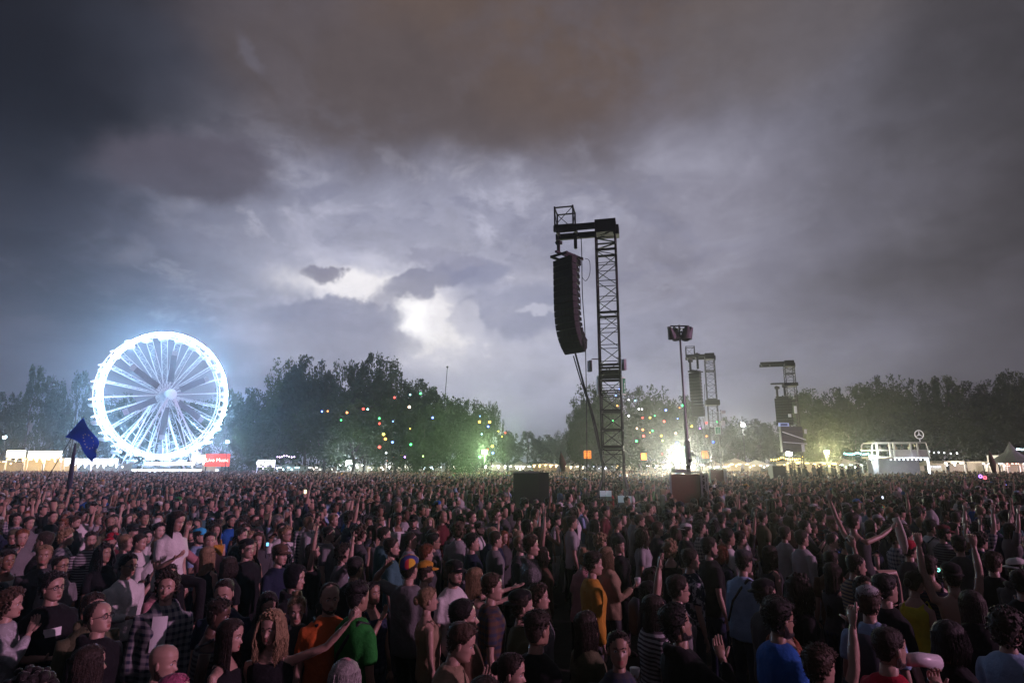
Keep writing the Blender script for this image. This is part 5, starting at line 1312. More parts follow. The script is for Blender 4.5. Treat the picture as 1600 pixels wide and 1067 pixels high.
    if spec.get('pack'):
        b = MB(); b.tube([Vector((0,-.20,1.02)), Vector((0,-.215,1.06)), Vector((0,-.22,1.34)), Vector((0,-.19,1.41))], [.11,.14,.135,.08], 12, ry=.6, frame=Vector((0,1,0)))
        for sx in (-1,1): b.tube([Vector((sx*.09,-.14,1.38)), Vector((sx*.105,-.02,1.487)), Vector((sx*.105,.115,1.38)), Vector((sx*.13,.06,1.15))], .018, 6, ry=.4)
        parts.append(('backpack', b.mesh('backpack', [mat('pack_cloth', (.04,.045,.06), .7)], True), None))
    if spec.get('chest'):   # flat print on the chest
        b = MB(); w_, h_, zc, xc = spec['chest']; n_ = 8; fr = lambda x, z: Vector((x, (.110+fat*.55+infl+.018+ (.014 if fem else 0))*math.sqrt(max(.05, 1-(x/.19)**2)), z))
        b.add([fr(xc-w_/2+w_*i/n_, zc+(h_/2 if j else -h_/2)) for j in range(2) for i in range(n_+1)], [(i,i+1,n_+2+i,n_+1+i) for i in range(n_)]); parts.append(('chest_print', b.mesh('chest_print', [spec.get('chestmat') or m_white]), None))
    if lean:
        Mx = Matrix.Translation((0,0,.95)) @ Matrix.Rotation(-lean, 4, 'X') @ Matrix.Translation((0,0,-.95))
        for nme, me, ck in parts:
            if nme in ('trousers','shorts','shoes'): continue
            if nme == 'body' and not seat:
                for v in me.vertices:
                    if v.co.z > .95: v.co = Mx @ v.co
            else: me.transform(Mx)
    return parts
def beard(b, H, nr, nc, amt, seed):
    T = np.linspace(-.0, .42, nr); A = np.linspace(-1.75, 1.75, nc); TT, AA = np.meshgrid(T, A, indexing='ij'); a = np.abs(AA)
    top = np.interp(a, [0,.18,.3,.7,1.2,1.5,1.8], [.125,.13,.19,.15,.20,.40,.5]); m = smooth01((top-TT)/.05)
    mous = smooth01(1-np.abs(TT-.245)/.022)*(a < .32); m = np.maximum(m, mous*.8)
    P0 = head_pts(np.clip(TT, 0, 1), AA); C0 = np.array([0,0,.45*HH]); d = P0-C0; d /= np.linalg.norm(d, axis=-1)[...,None]
    P_ = (P0+d*((-.004+(.006+amt)*m)[...,None])).reshape(-1,3)+HOFF; keep = (m > .05).ravel(); f = []
    for i in range(nr-1):
        for j in range(nc-1):
            q = (i*nc+j, i*nc+j+1, (i+1)*nc+j+1, (i+1)*nc+j)
            if all(keep[k] for k in q): f.append(q)
    b.add(H.tf(P_), f)
def place_person(parts, cols, loc, yaw, h, label, group='people in the crowd', zoff=0.0):
    root = empty('person', (loc[0], loc[1], zoff), R(-yaw)); root.scale = (h/1.75,)*3
    tag(root, label, 'person', group)
    if not zoff: root.rotation_euler = (rng.gauss(-.01,.035), rng.gauss(0,.03), R(-yaw))
    for nme, me, ck in parts:
        o = link(nme, me, root)
        c = cols.get(ck) if ck else None
        if c is not None: o.color = (*c, 1)
    return root
SK = {'fair': (.40,.255,.20), 'tan': (.30,.185,.13), 'brown': (.22,.125,.08), 'dark': (.09,.05,.035), 'pale': (.50,.35,.29)}
HC = {'black': (.012,.010,.010), 'dark': (.025,.017,.012), 'brown': (.055,.033,.02), 'blond': (.24,.165,.09), 'fairblond': (.34,.26,.16), 'ginger': (.17,.06,.025), 'grey': (.22,.21,.2), 'pink': (.35,.08,.16)}
SC = {'black': (.012,.012,.014), 'navy': (.018,.024,.05), 'grey': (.16,.16,.165), 'dgrey': (.06,.06,.065), 'white': (.62,.61,.60), 'lgrey': (.33,.33,.34), 'blue': (.02,.10,.36), 'teal': (.05,.13,.14), 'orange': (.55,.12,.03), 'green': (.02,.17,.03),
      'mustard': (.42,.22,.03), 'pink': (.40,.19,.21), 'tan': (.27,.2,.13), 'brown': (.10,.06,.04), 'red': (.36,.015,.04), 'rust': (.2,.07,.04), 'yellow': (.5,.48,.04), 'lblue': (.26,.38,.55), 'maroon': (.11,.02,.03), 'olive': (.09,.09,.05), 'cyan': (.05,.42,.7)}
# ------------------------------------------------------------------ the people one can tell apart, placed where the photograph has them
m_cap3 = mat('tricolour_cloth', (.6,.4,.03), .8); N.nt = m_cap3.node_tree
_b = m_cap3.node_tree.nodes['Principled BSDF']; _t = m_cap3.node_tree.nodes.new('ShaderNodeTexCoord'); _x, _y, _z = n_sep(N(_t.outputs['Object']))
_c = n_mix(n_mix((.62,.40,.03), (.45,.03,.05), n_smooth(N.m('SINE', _x*38.0+_y*20.0+2.2), .1, .2)), (.04,.05,.2), n_smooth(N.m('SINE', _x*26.0-_y*16.0), .6, .7))
m_cap3.node_tree.links.new(_c.s, _b.inputs['Base Color'])
P_ = dict
# px, top y, height, yaw (0 away, 90 to the right, 180 to the camera), spec, colours (skin, hair, shirt, hat), label
HERO = [
 (95,891,1.76,120,P_(hair='messy',glasses=1,fat=.035,arms=('down','front'),hands=('relax','grip'),top='tee',chest=(.13,.07,1.29,.03),hy=-12,hp=4),('fair','black','black'),'Stocky man in black t-shirt with pale chest print and glasses, arms bent forward'),
 (259,893,1.74,160,P_(hair='curly',top='jacket',pat='plaid',arms=('down','down'),hp=9,chest=(.12,.3,1.28,0)),('fair','dark','lgrey'),'Man with curly dark hair in open checked shirt, face lifted to the stage'),
 (230,1001,1.60,80,P_(hair='none',beard=.008,top='tee',hy=10),('fair','dark','dgrey'),'Bald bearded man at the bottom edge of the crowd, left'),
 (165,938,1.70,96,P_(hair='receding',glasses=1,top='jacket',hp=8),('fair','dark','black'),'Older man with receding hair and glasses in dark jacket, looking up right'),
 (197,865,1.72,110,P_(hair='short',glasses=1,top='long',arms=('down','front'),chest=(.02,.03,1.25,0)),('tan','black','white'),'Man in white long sleeved shirt with small pendant, glasses and slick dark hair'),
 (134,830,1.72,135,P_(hair='short',top='tee',pat='stripe',chest=(.07,.06,1.25,.06),chestmat='k'),('fair','dark','lgrey'),'Man in finely striped grey t-shirt with a dark chest pocket'),
 (104,867,1.66,105,P_(hair='buzz',glasses=1,top='tee'),('tan','dark','grey'),'Man with cropped hair and glasses just behind the stocky man in black'),
 (101,826,1.74,62,P_(hair='messy',top='tee',pat='plaid'),('fair','blond','lgrey'),'Blond tousled man seen from behind beside the striped t-shirt man'),
 (34,826,1.76,130,P_(hair='short',beard=.006,top='long',arms=('down','mouth')),('fair','ginger','grey'),'Ginger man with a hand at his mouth near the left edge'),
 (12,858,1.68,120,P_(hair='short',top='tank'),('brown','black','white'),'Dark haired man in white tank top at the left edge'),
 (18,920,1.66,75,P_(hair='curly',top='long',pat='print',arms=('down','mouth')),('fair','brown','lgrey'),'Woman with short curly brown hair at left edge, hand before her face'),
 (140,1006,1.62,40,P_(hair='vlong',top='jacket',fem=1),('fair','dark','black'),'Big dark head of hair seen from behind at the bottom edge, left'),
 (274,1046,1.54,80,P_(hair='bob',top='tee',fem=1),('fair','pink','maroon'),'Pink haired person only just above the bottom edge, left'),
 (196,835,1.70,78,P_(hair='short',top='tee'),('fair','blond','grey'),'Blond man with rim lit hair behind the girl on shoulders'),
 (214,833,1.70,100,P_(hair='short',top='long'),('fair','dark','white'),'Dark haired man in white shirt touching shoulder with the rim lit blond man'),
 (336,851,1.66,22,P_(hair='vlong',top='tank',fem=1),('fair','blond','black'),'Woman with long dirty blond hair and bare shoulders, back turned'),
 (363,868,1.62,30,P_(hair='bob',top='tee',fem=1),('tan','dark','black'),'Small dark bob right beside the long haired blond woman'),
 (361,898,1.74,168,P_(hair='buzz',top='tee',hp=-8,arms=('down','down')),('fair','dark','navy'),'Young man with cropped hair in navy t-shirt, facing the camera and looking down'),
 (366,967,1.62,96,P_(hair='vlong',top='tank',fem=1,hp=-8),('fair','dark','black'),'Woman with very long dark hair in profile at the bottom, left of the curly blonde'),
 (433,950,1.66,172,P_(hair='wavy',top='tank',fem=1,arms=('out','down'),hands=('fist','relax'),hp=-4,hy=12),('fair','blond','black'),'Curly blonde woman in black strap top facing the camera, arm stretched out'),
 (471,924,1.64,150,P_(hair='bun',top='tee',fem=1,hp=-10,hy=8),('fair','blond','dgrey'),'Woman with messy top bun just left of the orange t-shirt man'),
 (514,905,1.74,152,P_(hair='receding',beard=.006,top='tee',fat=.015,strap=1),('fair','dark','orange'),'Bearded man with thin hair in orange t-shirt with dark strap'),
 (556,908,1.76,38,P_(hair='under',top='tee',strap=1,fat=.01),('tan','black','green'),'Man in bright green t-shirt with cross strap, seen from behind'),
 (546,868,1.76,25,P_(hair='buzz',top='tee'),('tan','black','black'),'Man with short fade in black t-shirt directly behind the green t-shirt man'),
 (405,915,1.62,145,P_(hair='long',top='jacket',fem=1,hp=-12),('fair','black','dgrey'),'Dark haired woman in scarf and grey jacket looking down'),
 (452,884,1.70,98,P_(hair='short',top='hoodie',hood=1),('fair','dark','black'),'Person in black hoodie with the hood up, in profile'),
 (426,851,1.72,110,P_(hair='short',hat='cap',top='tee',arms=('down','front')),('fair','brown','navy','brown'),'Man in brown baseball cap and navy t-shirt looking up right'),
 (398,842,1.74,112,P_(hair='short',hat='capback',top='tee',fat=.02),('fair','dark','black','black'),'Broad man in dark cap left of the brown cap man'),
 (372,825,1.74,98,P_(hair='short',beard=.012,top='tee'),('fair','dark','black'),'Bearded man in black t-shirt behind the two capped men'),
 (358,804,1.74,122,P_(hair='short',beard=.008,top='tee',chest=(.10,.10,1.2,0)),('tan','black','blue'),'Bearded man in blue t-shirt with white print'),
 (444,822,1.72,100,P_(hair='messy',beard=.006,glasses=1,top='long',pat='print'),('fair','blond','dgrey'),'Fair bearded man with glasses in patterned dark shirt'),
 (480,807,1.74,70,P_(hair='short',top='long'),('fair','blond','lgrey'),'Man in pale shirt left of the raised arms'),
 (516,822,1.72,92,P_(hair='short',glasses=1,top='tee'),('fair','black','grey'),'Man with glasses and grey t-shirt behind the raised pointing hand'),
 (491,846,1.66,80,P_(hair='long',top='tank',fem=1,arms=('down','up'),hands=('relax','point')),('fair','dark','black'),'Woman with long dark hair raising one hand with pointing finger'),
 (534,850,1.68,80,P_(hair='curly',top='tee',arms=('down','upb'),hands=('relax','point')),('fair','dark','grey'),'Curly haired person with bent raised arm and pointing finger'),
 (562,822,1.74,60,P_(hair='curly',top='tee'),('fair','brown','dgrey'),'Tall curly haired man seen half from behind in mid crowd'),
 (535,1029,1.58,8,P_(hair='bob',headband=1,top='tee',fem=1),('fair','grey','dgrey','pink'),'Grey haired woman with wide pink headband at the bottom edge'),
 (649,868,1.78,28,P_(hair='short',hat='beanie',hatmat=m_cap3,top='tee',fat=.03,arms=('head','down')),('fair','dark','grey'),'Broad man in grey t-shirt and red yellow blue cap, back turned'),
 (664,876,1.66,60,P_(hair='short',hat='cap',top='tee'),('fair','dark','navy','mustard'),'Person in yellow cap beside the tricolour capped man'),
 (709,874,1.72,132,P_(hair='short',hat='cap',beard=.004,top='tee',chest=(.17,.05,1.24,0),chestmat='gold'),('fair','dark','white','black'),'Man in black cap and white t-shirt with brown bar print'),
 (676,911,1.62,72,P_(hair='lowbun',top='tank',fem=1),('fair','blond','tan'),'Blonde woman with tied back hair and bare shoulders'),
 (736,936,1.74,82,P_(hair='short',beard=.006,top='tee',hp=4),('fair','black','brown'),'Smiling man with goatee and dark brown t-shirt in profile'),
 (687,968,1.68,96,P_(hair='short',top='tee',arms=('down','mouth'),hp=-6,lean=8),('fair','brown','tan'),'Man in tan t-shirt pressing a hand to his mouth'),
 (838,951,1.72,48,P_(hair='under',top='tee',fat=.012),('tan','dark','black'),'Man with shaved nape in black t-shirt, back turned, bottom middle'),
 (794,1008,1.58,105,P_(hair='lowbun',top='tee',fem=1,hp=-6),('fair','dark','dgrey'),'Woman with tightly tied dark hair at the bottom middle'),
 (814,922,1.70,84,P_(hair='short',hat='capback',top='tee',hp=4),('fair','dark','olive','black'),'Man with backwards black cap and olive t-shirt in profile'),
 (849,911,1.64,90,P_(hair='messy',top='tee',fem=1),('fair','brown','grey'),'Woman with short wavy brown hair right of the backwards cap man'),
 (832,837,1.78,92,P_(hair='quiff',top='jacket',pat='sequin'),('fair','brown','dgrey'),'Tall man with swept hair in glittering dark jacket'),
 (853,853,1.64,85,P_(hair='bob',top='tee',fem=1),('fair','dark','brown'),'Dark haired woman right behind the glittering jacket'),
 (748,833,1.76,84,P_(hair='quiff',top='tee'),('fair','black','navy'),'Young man with thick black hair in navy t-shirt'),
 (772,830,1.74,70,P_(hair='short',top='tee'),('fair','dark','grey'),'Man in grey t-shirt seen from behind next to the black haired youth'),
 (736,884,1.64,70,P_(hair='long',top='tank',fem=1,arms=('fwd','fwd'),hands=('open','open')),('fair','blond','dgrey'),'Long haired woman stretching both arms forward to the right'),
 (767,897,1.72,88,P_(hair='short',top='tee',pat='plaid'),('fair','brown','brown'),'Man in brown checked shirt in profile'),
 (667,850,1.66,62,P_(hair='messy',top='tee',fem=1),('fair','ginger','dgrey'),'Woman with short reddish hair behind the yellow cap'),
 (677,831,1.72,80,P_(hair='short',glasses=1,top='tee'),('tan','black','dgrey'),'Man with glasses above the red haired woman'),
 (623,840,1.76,88,P_(hair='short',beard=.005,top='tee'),('fair','dark','teal'),'Man in teal t-shirt nearest to the tricolour cap'),
 (642,832,1.72,90,P_(hair='short',top='tee'),('fair','dark','lgrey'),'Man in grey collar shirt just right of the teal t-shirt'),
 (598,823,1.78,80,P_(hair='short',top='tee',fat=.015),('fair','dark','teal'),'Broad shouldered man in dull teal t-shirt, the left one of two'),
 (620,800,1.74,150,P_(hair='short',glasses=1,top='tank'),('brown','black','white'),'Dark skinned man with sunglasses in white tank top'),
 (716,817,1.76,20,P_(hair='curly',top='tee'),('fair','brown','lgrey'),'Curly man in grey t-shirt with his back turned'),
 (748,1055,1.52,60,P_(hair='short',top='tee'),('fair','dark','black'),'Top of a dark head at the bottom edge, middle'),
 (921,864,1.76,82,P_(hair='quiff',top='long',fat=.01),('fair','dark','mustard'),'Young man in mustard yellow long shirt with arms down'),
 (898,857,1.66,58,P_(hair='bun',top='tee',fem=1),('fair','blond','pink'),'Blonde woman in pink top behind the mustard shirt'),
 (961,851,1.68,80,P_(hair='long',top='long',fem=1,arms=('down','cup'),hands=('relax','grip'),hold='cup'),('fair','blond','tan'),'Long haired woman in tan sweater holding a plastic cup'),
 (909,951,1.62,68,P_(hair='long',top='long',fem=1,arms=('down','cup'),hands=('relax','grip'),hold='cup',hp=6),('fair','dark','olive'),'Dark long haired woman at the bottom holding a plastic cup'),
 (1016,925,1.64,78,P_(hair='vlong',top='tee',pat='stripe',fem=1),('fair','dark','lgrey'),'Woman with very long hair in black and white striped t-shirt'),
 (1055,896,1.72,86,P_(hair='short',glasses=1,top='tee',pack=1),('fair','dark','grey'),'Man with shining glasses, grey t-shirt and backpack'),
 (1082,945,1.76,74,P_(hair='quiff',beard=.003,top='jacket',arms=('down','mouth'),hp=12),('tan','black','black'),'Dark haired man in black jacket smiling up, hand near his chin'),
 (1149,860,1.76,66,P_(hair='short',hat='cap',top='long',strap=1,fat=.015),('fair','dark','lblue','dgrey'),'Man in pale blue shirt with a dark shoulder strap'),
 (1077,857,1.74,86,P_(hair='short',top='tee',pat='print'),('fair','dark','navy'),'Man in dark shirt with pale printed flecks'),
 (1054,845,1.66,25,P_(hair='curly',top='tank',fem=1),('fair','blond','black'),'Curly blonde woman with bare back'),
 (1111,840,1.78,86,P_(hair='short',beard=.014,top='tee',fat=.02),('fair','dark','black'),'Heavy bearded man in black behind the pale blue shirt'),
 (1067,818,1.72,88,P_(hair='short',hat='capback',top='tee'),('fair','dark','black','white'),'Man in backwards white cap'),
 (1028,815,1.74,80,P_(hair='short',top='tee'),('fair','brown','dgrey'),'Brown haired man in dark t-shirt left of the white cap'),
 (969,808,1.76,80,P_(hair='short',top='tee'),('tan','black','dgrey'),'Dark haired man above the woman in tan sweater'),
 (1009,786,1.80,86,P_(hair='short',top='tee'),('fair','brown','maroon'),'Tall man in wine red t-shirt before the barrier'),
 (945,834,1.66,70,P_(hair='curly',top='tee',fem=1),('fair','blond','dgrey'),'Small curly blonde head above the mustard shirt'),
 (967,838,1.66,140,P_(hair='short',hat='beanie',top='tee'),('fair','dark','black','black'),'Person in black beanie above the tan sweater woman'),
 (932,809,1.70,86,P_(hair='long',top='jacket',fem=1),('fair','black','dgrey'),'Black long haired woman in the dark patch before the barrier'),
 (893,806,1.76,84,P_(hair='short',top='tee'),('fair','dark','lgrey'),'Man in light t-shirt left of the dark patch before the barrier'),
 (850,822,1.68,80,P_(hair='long',top='tank',fem=1,arms=('up','up'),hands=('open','open')),('fair','dark','black'),'Woman holding both bare arms up left of the dark patch'),
 (1190,907,1.70,86,P_(hair='short',hat='capback',top='tee',hp=4),('fair','dark','dgrey','black'),'Man in backwards black cap above the blue t-shirt'),
 (1206,938,1.76,80,P_(hair='quiff',beard=.012,top='tee',fat=.012,glasses=1),('tan','black','blue'),'Bearded man in vivid blue t-shirt'),
 (1235,923,1.70,84,P_(hair='lowbun',top='tank',fem=1,hp=5),('fair','dark','rust'),'Woman with pinned up hair and necklace in rust strap top'),
 (1276,1012,1.62,70,P_(hair='messy',top='tee',arms=('down','up'),hands=('relax','shaka')),('fair','brown','dgrey'),'Person at the bottom raising a hand with thumb and little finger out'),
 (1256,828,1.74,82,P_(hair='short',top='robe'),('fair','dark','lgrey'),'Man in long pale loose shirt, arms down'),
 (1164,830,1.70,84,P_(hair='quiff',top='tee',arms=('upb','down'),hands=('fist','relax')),('fair','dark','black'),'Man raising a clenched fist behind the pale blue shirt'),
 (1189,799,1.74,88,P_(hair='short',top='tee'),('fair','dark','olive'),'Man in olive t-shirt right of the raised fist'),
 (1197,850,1.66,80,P_(hair='long',top='tank',fem=1),('fair','dark','dgrey'),'Woman with dark hair and strap top behind the backwards cap'),
 (1222,822,1.70,78,P_(hair='short',top='tee'),('tan','dark','lgrey'),'Man in grey white t-shirt between the fist and the pale robe'),
 (1372,976,1.74,80,P_(hair='buzz',beard=.004,top='tee',arms=('down','mouth'),hands=('relax','grip'),hold='bottle'),('fair','dark','red'),'Cropped man in red t-shirt drinking from a large tilted cup'),
 (1388,897,1.76,82,P_(hair='short',top='tee'),('fair','black','black'),'Black haired man in black t-shirt above the red t-shirt drinker'),
 (1443,811,1.78,86,P_(hair='quiff',top='tee',pack=1),('fair','black','white'),'Man in white t-shirt with dark pack straps'),
 (1489,880,1.74,24,P_(hair='short',hat='capback',top='bare',arms=('up','up'),hands=('fist','fist')),('fair','dark','black','black'),'Shirtless man with backwards cap raising both fists'),
 (1521,919,1.72,26,P_(hair='vlong',top='jacket',fem=1),('fair','dark','black'),'Person with long dark hair and black jacket, back turned, right'),
 (1521,831,1.76,86,P_(hair='messy',top='jacket'),('fair','dark','navy'),'Tousled man in navy jacket right of the raised fists'),
 (1552,862,1.70,70,P_(hair='messy',top='tee',arms=('down','upb'),hands=('relax','open')),('fair','brown','black'),'Brown haired person with one forearm raised near the right edge'),
 (1592,890,1.72,60,P_(hair='short',top='tee',arms=('phone','phone'),hands=('relax','grip'),hold='phone'),('fair','dark','black'),'Person at the right edge holding up a phone'),
 (1574,953,1.72,70,P_(hair='curly',top='tee',pat='plain'),('fair','dark','lblue'),'Curly dark haired person in pale blue t-shirt, bottom right'),
 (1458,966,1.70,82,P_(hair='bob',top='tee',fem=1,hp=4),('fair','black','black'),'Black haired woman in black t-shirt right of the tilted cup'),
 (1547,808,1.74,86,P_(hair='short',top='jacket'),('fair','black','navy'),'Black haired man in navy jacket high at the right'),
 (1418,890,1.66,70,P_(hair='lowbun',top='tank',fem=1),('fair','dark','yellow'),'Woman in yellow green strap top right of the pale robe'),
 (1420,845,1.70,78,P_(hair='short',hat='beanie',top='tee'),('fair','dark','dgrey','red'),'Person in red beanie left of the white t-shirt man'),
 (1354,918,1.72,45,P_(hair='messy',hat='cap',top='tee',pack=1),('fair','brown','lblue','lgrey'),'Person in pale cap and light shirt with backpack, back turned'),
 (1378,816,1.72,84,P_(hair='bob',top='tee',fem=1),('fair','black','dgrey'),'Black bob haired woman right of the girl on shoulders with raised arm'),
 (1500,838,1.74,20,P_(hair='short',hat='cap',top='tee'),('fair','dark','dgrey','black'),'Person in dark cap just above the two raised fists'),
 (306,826,1.72,92,P_(hair='short',hat='cap',top='tee',arms=('down','cup'),hands=('relax','grip'),hold='cup',beard=.008),('fair','dark','lblue','cyan'),'Bearded person in sky blue cap holding a cup right of the girl on shoulders'),
 (334,778,1.70,84,P_(hair='bun',top='tee',fem=1,arms=('down','upb'),hands=('relax','fist')),('pale','blond','pink'),'Pale woman in light top raising her arm in the left mid crowd'),
 (42,806,1.74,112,P_(hair='short',top='tee'),('fair','dark','grey'),'Dark haired man in grey t-shirt above the ginger man'),
 (77,798,1.76,112,P_(hair='buzz',top='tee'),('fair','dark','black'),'Cropped man in black t-shirt in the left mid crowd'),
 (111,806,1.74,90,P_(hair='quiff',top='tee'),('fair','brown','dgrey'),'Brown quiff above the striped t-shirt man'),
 (134,798,1.74,105,P_(hair='short',top='tee'),('fair','dark','white'),'Man in white t-shirt in the left mid crowd'),
 (155,803,1.66,100,P_(hair='messy',top='tee',fem=1,arms=('down','upb')),('fair','blond','lgrey'),'Blonde woman lifting a hand behind the white shirted man'),
 (211,818,1.70,100,P_(hair='short',hat='cap',top='tee'),('fair','dark','dgrey','black'),'Small dark cap above the rim lit blond man'),
 (203,802,1.68,110,P_(hair='long',top='tank',fem=1,arms=('upb','upb'),hands=('open','open')),('pale','brown','white'),'Woman with both arms raised left of the girl on shoulders'),
 (480,770,1.74,95,P_(hair='buzz',top='tee'),('pale','fairblond','lgrey'),'Very fair cropped head standing out in the middle distance'),
 (534,768,1.78,150,P_(hair='buzz',top='tee'),('pale','grey','white'),'Pale grey haired man in white t-shirt in the middle distance'),
]
RAISED = [   # people carried on shoulders: px, top y, depth, yaw, spec, colours, label
 (274,796,6.7,112,P_(hair='vlong',top='tee',fem=1,seat=1,arms=('down','cup'),hands=('relax','relax'),hp=-16),('fair','dark','white'),'Dark long haired girl in white t-shirt sitting on shoulders, looking down'),
 (1338,800,8.2,70,P_(hair='short',top='tank',fem=1,seat=1,arms=('upout','fwd'),hands=('relax','grip'),hold='cloth',lean=-8),('fair','dark','dgrey'),'Girl on shoulders with one arm flung up, waving a pale cloth'),
]
extra_mats = {'k': mat('pocket_dark', (.02,.02,.025), .8), 'gold': mat('print_brown', (.16,.09,.05), .7)}
TR = [SC['black'], SC['navy'], SC['dgrey'], (.03,.03,.035), (.05,.055,.08)]
people_xy = []; hero_boxes = []
rp = random.Random(3)
for i, (px, py, h, yaw, sp, cl, lab) in enumerate(HERO):
    d = ray(px, py); Y = (h+.012-CAM_H)*d.y/d.z; x = d.x/d.y*Y
    sp = dict(sp); sp['seed'] = i+1
    if sp.get('chestmat') in extra_mats: sp['chestmat'] = extra_mats[sp['chestmat']]
    parts = build_person(sp, 2 if Y < 8.6 else 1)
    cols = {'skin': SK[cl[0]], 'hair': HC[cl[1]], 'shirt': SC[cl[2]], 'hat': SC[cl[3]] if len(cl) > 3 else (.5,.5,.5), 'trousers': rp.choice(TR)}
    place_person(parts, cols, (x, Y), yaw, h, lab)
    people_xy.append((x, Y)); hero_boxes.append((px, py, Y))
for i, (px, py, Y, yaw, sp, cl, lab) in enumerate(RAISED):
    p = at(px, py, Y); sp = dict(sp); sp['seed'] = 500+i; parts = build_person(sp, 2); hh = (1.54, 1.66)[i]
    cols = {'skin': SK[cl[0]], 'hair': HC[cl[1]], 'shirt': SC[cl[2]], 'hat': (.5,.5,.5), 'trousers': SC['black']}
    place_person(parts, cols, (p.x, Y), yaw, hh, lab, 'people sitting on shoulders', p.z-hh)
    hc = 1.72; sp2 = P_(hair='short' if i else 'messy', top='tee', seed=600+i, arms=('front','front'))
    # the carrier stands right behind, head between the thighs
    place_person(build_person(sp2, 2), {'skin': SK['fair'], 'hair': HC['dark'], 'shirt': SC[('pink','dgrey')[i]], 'trousers': SC['navy']}, (p.x+.02, Y-.02-.05), yaw, p.z-hh+.93*hh/1.75+.17, ('Man in dull pink t-shirt carrying the girl in white t-shirt', 'Dark haired carrier below the girl waving a pale cloth')[i])
    people_xy.append((p.x, Y)); hero_boxes.append((px, py, Y))
# ------------------------------------------------------------------ the rest of the near crowd: shared figures, each copy its own person
ARCH = []
arch_specs = [('short','tee',0,('down','down')),('short','tee',0,('down','front')),('buzz','tee',0,('cross','cross')),('messy','long',0,('down','down')),('quiff','tee',0,('down','cup')),('long','tank',1,('down','down')),
    ('long','tee',1,('down','front')),('vlong','tank',1,('front','front')),('bun','tee',1,('down','down')),('pony','tank',1,('down','mouth')),('bob','tee',1,('down','down')),('curly','tee',0,('down','down')),
    ('short','jacket',0,('down','down')),('receding','long',0,('cross','cross')),('under','tank',0,('down','down')),('lowbun','long',1,('down','down')),('short','hoodie',0,('front','front')),('wavy','tee',1,('down','down')),
    ('short','tee',0,('down','upb')),('long','tee',1,('upb','up')),('short','tee',0,('phone','phone')),('messy','tee',0,('up','up'))]
arch_names = {'short':'short haired','buzz':'cropped hair','messy':'tousled','quiff':'quiffed','long':'long haired','vlong':'very long haired','bun':'top bun','pony':'ponytailed','bob':'bob haired','curly':'curly haired','receding':'balding','under':'fade cut','lowbun':'tied haired','wavy':'wavy haired'}
tops = {'tee':'t-shirt','long':'shirt','tank':'tank top','jacket':'jacket','hoodie':'hoodie'}
for i, (hr, tp, fm, ar) in enumerate(arch_specs):
    for v in range(2):
        sp = dict(hair=hr, top=tp, fem=fm, arms=ar, seed=700+i*3+v, hp=[4,-3][v], hy=[0,14][v])
        if v and i % 4 == 0: sp['hat'] = 'cap' if i % 8 else 'capback'
        if v and i % 5 == 1: sp['glasses'] = 1
        if not fm and v and i % 2 == 0: sp['beard'] = .008
        if v and i % 6 == 2: sp['pat'] = 'stripe'
        if v == 0 and i % 6 == 3: sp['pat'] = 'plaid'
        if v and i % 7 == 3: sp['pack'] = 1
        ARCH.append((sp, build_person(sp, 1)))
skw = [('fair',11),('tan',5),('pale',2),('brown',1.5),('dark',.6)]
hcw = [('black',7),('dark',10),('brown',5),('blond',2),('ginger',.4),('grey',.5),('fairblond',.5)]
scw = [('black',9),('navy',3),('dgrey',6),('grey',3.5),('lgrey',3),('white',3.4),('blue',.7),('teal',.8),('maroon',1.4),('red',.5),('olive',1.2),('brown',1),('tan',1.2),('lblue',1),('pink',.8),('mustard',.3),('green',.3)]
scn = {'dgrey':'charcoal','lgrey':'light grey','lblue':'pale blue','maroon':'wine red','tan':'beige'}
def wpick(lst):
    t = rp.uniform(0, sum(w for _, w in lst))
    for k_, w in lst:
        t -= w
        if t <= 0: return k_
    return lst[-1][0]
def in_compound(x, y):
    if not (YB-.45 < y < 28.5): 
        return False
    xa = zx(858,0,YB,797) - (0 if y < YB else (y-YB)*(zx(858,0,YB,797)-zx(680,0,27,777))/8.1) ; xb = zx(1132,0,YB,797) + (y-YB)*.12
    if y < 19.0 or y > 27.6: return False
    return xa-.3 < x < xb+.4
def to_px(x, y, z):
    v = Vector((x, y, z-CAM_H)); w = v.y*CP+v.z*SP; u = -v.y*SP+v.z*CP
    return 800+F*v.x/w, 533.5-F*u/w, w
YCUT = 13.2; cand = []
rows_y = 2.9
tries = 0; fills = []
grid = {}
def far_enough(x, y, dmin, pts):
    return all((x-a)**2+(y-b_)**2 > dmin*dmin for a, b_ in pts)
while len(fills) < 172 and tries < 60000:
    tries += 1
    y = 2.9+(YCUT-2.9)*rp.random()**.55; x = rp.uniform(-.95, .95)*(y+1.0)
    pu, pvv, w = to_px(x, y, 1.74)
    if not (-60 < pu < 1660): continue
    if not far_enough(x, y, .50, people_xy) or not far_enough(x, y, .50, fills): continue
    # keep the heads and chests of the people placed from the photograph free
    sz = F*.24/w; bad = False
    for (hx_, hy_, hY) in hero_boxes:
        hs_ = F*.24/(hY/1.05)
        if y < hY and abs(pu-hx_) < .55*(sz+hs_)*.9 and pvv < hy_+hs_*2.3 and pvv > hy_-hs_: bad = True; break
        if hY < y and abs(pu-hx_) < .4*hs_ and pvv > hy_-4: bad = True; break
    if 850 < pu < 1135 and y < 8.5 and rp.random() < .55: continue
    if bad: continue
    fills.append((x, y))
fills.sort(key=lambda q: q[1])
used = set(h_[6] for h_ in HERO)
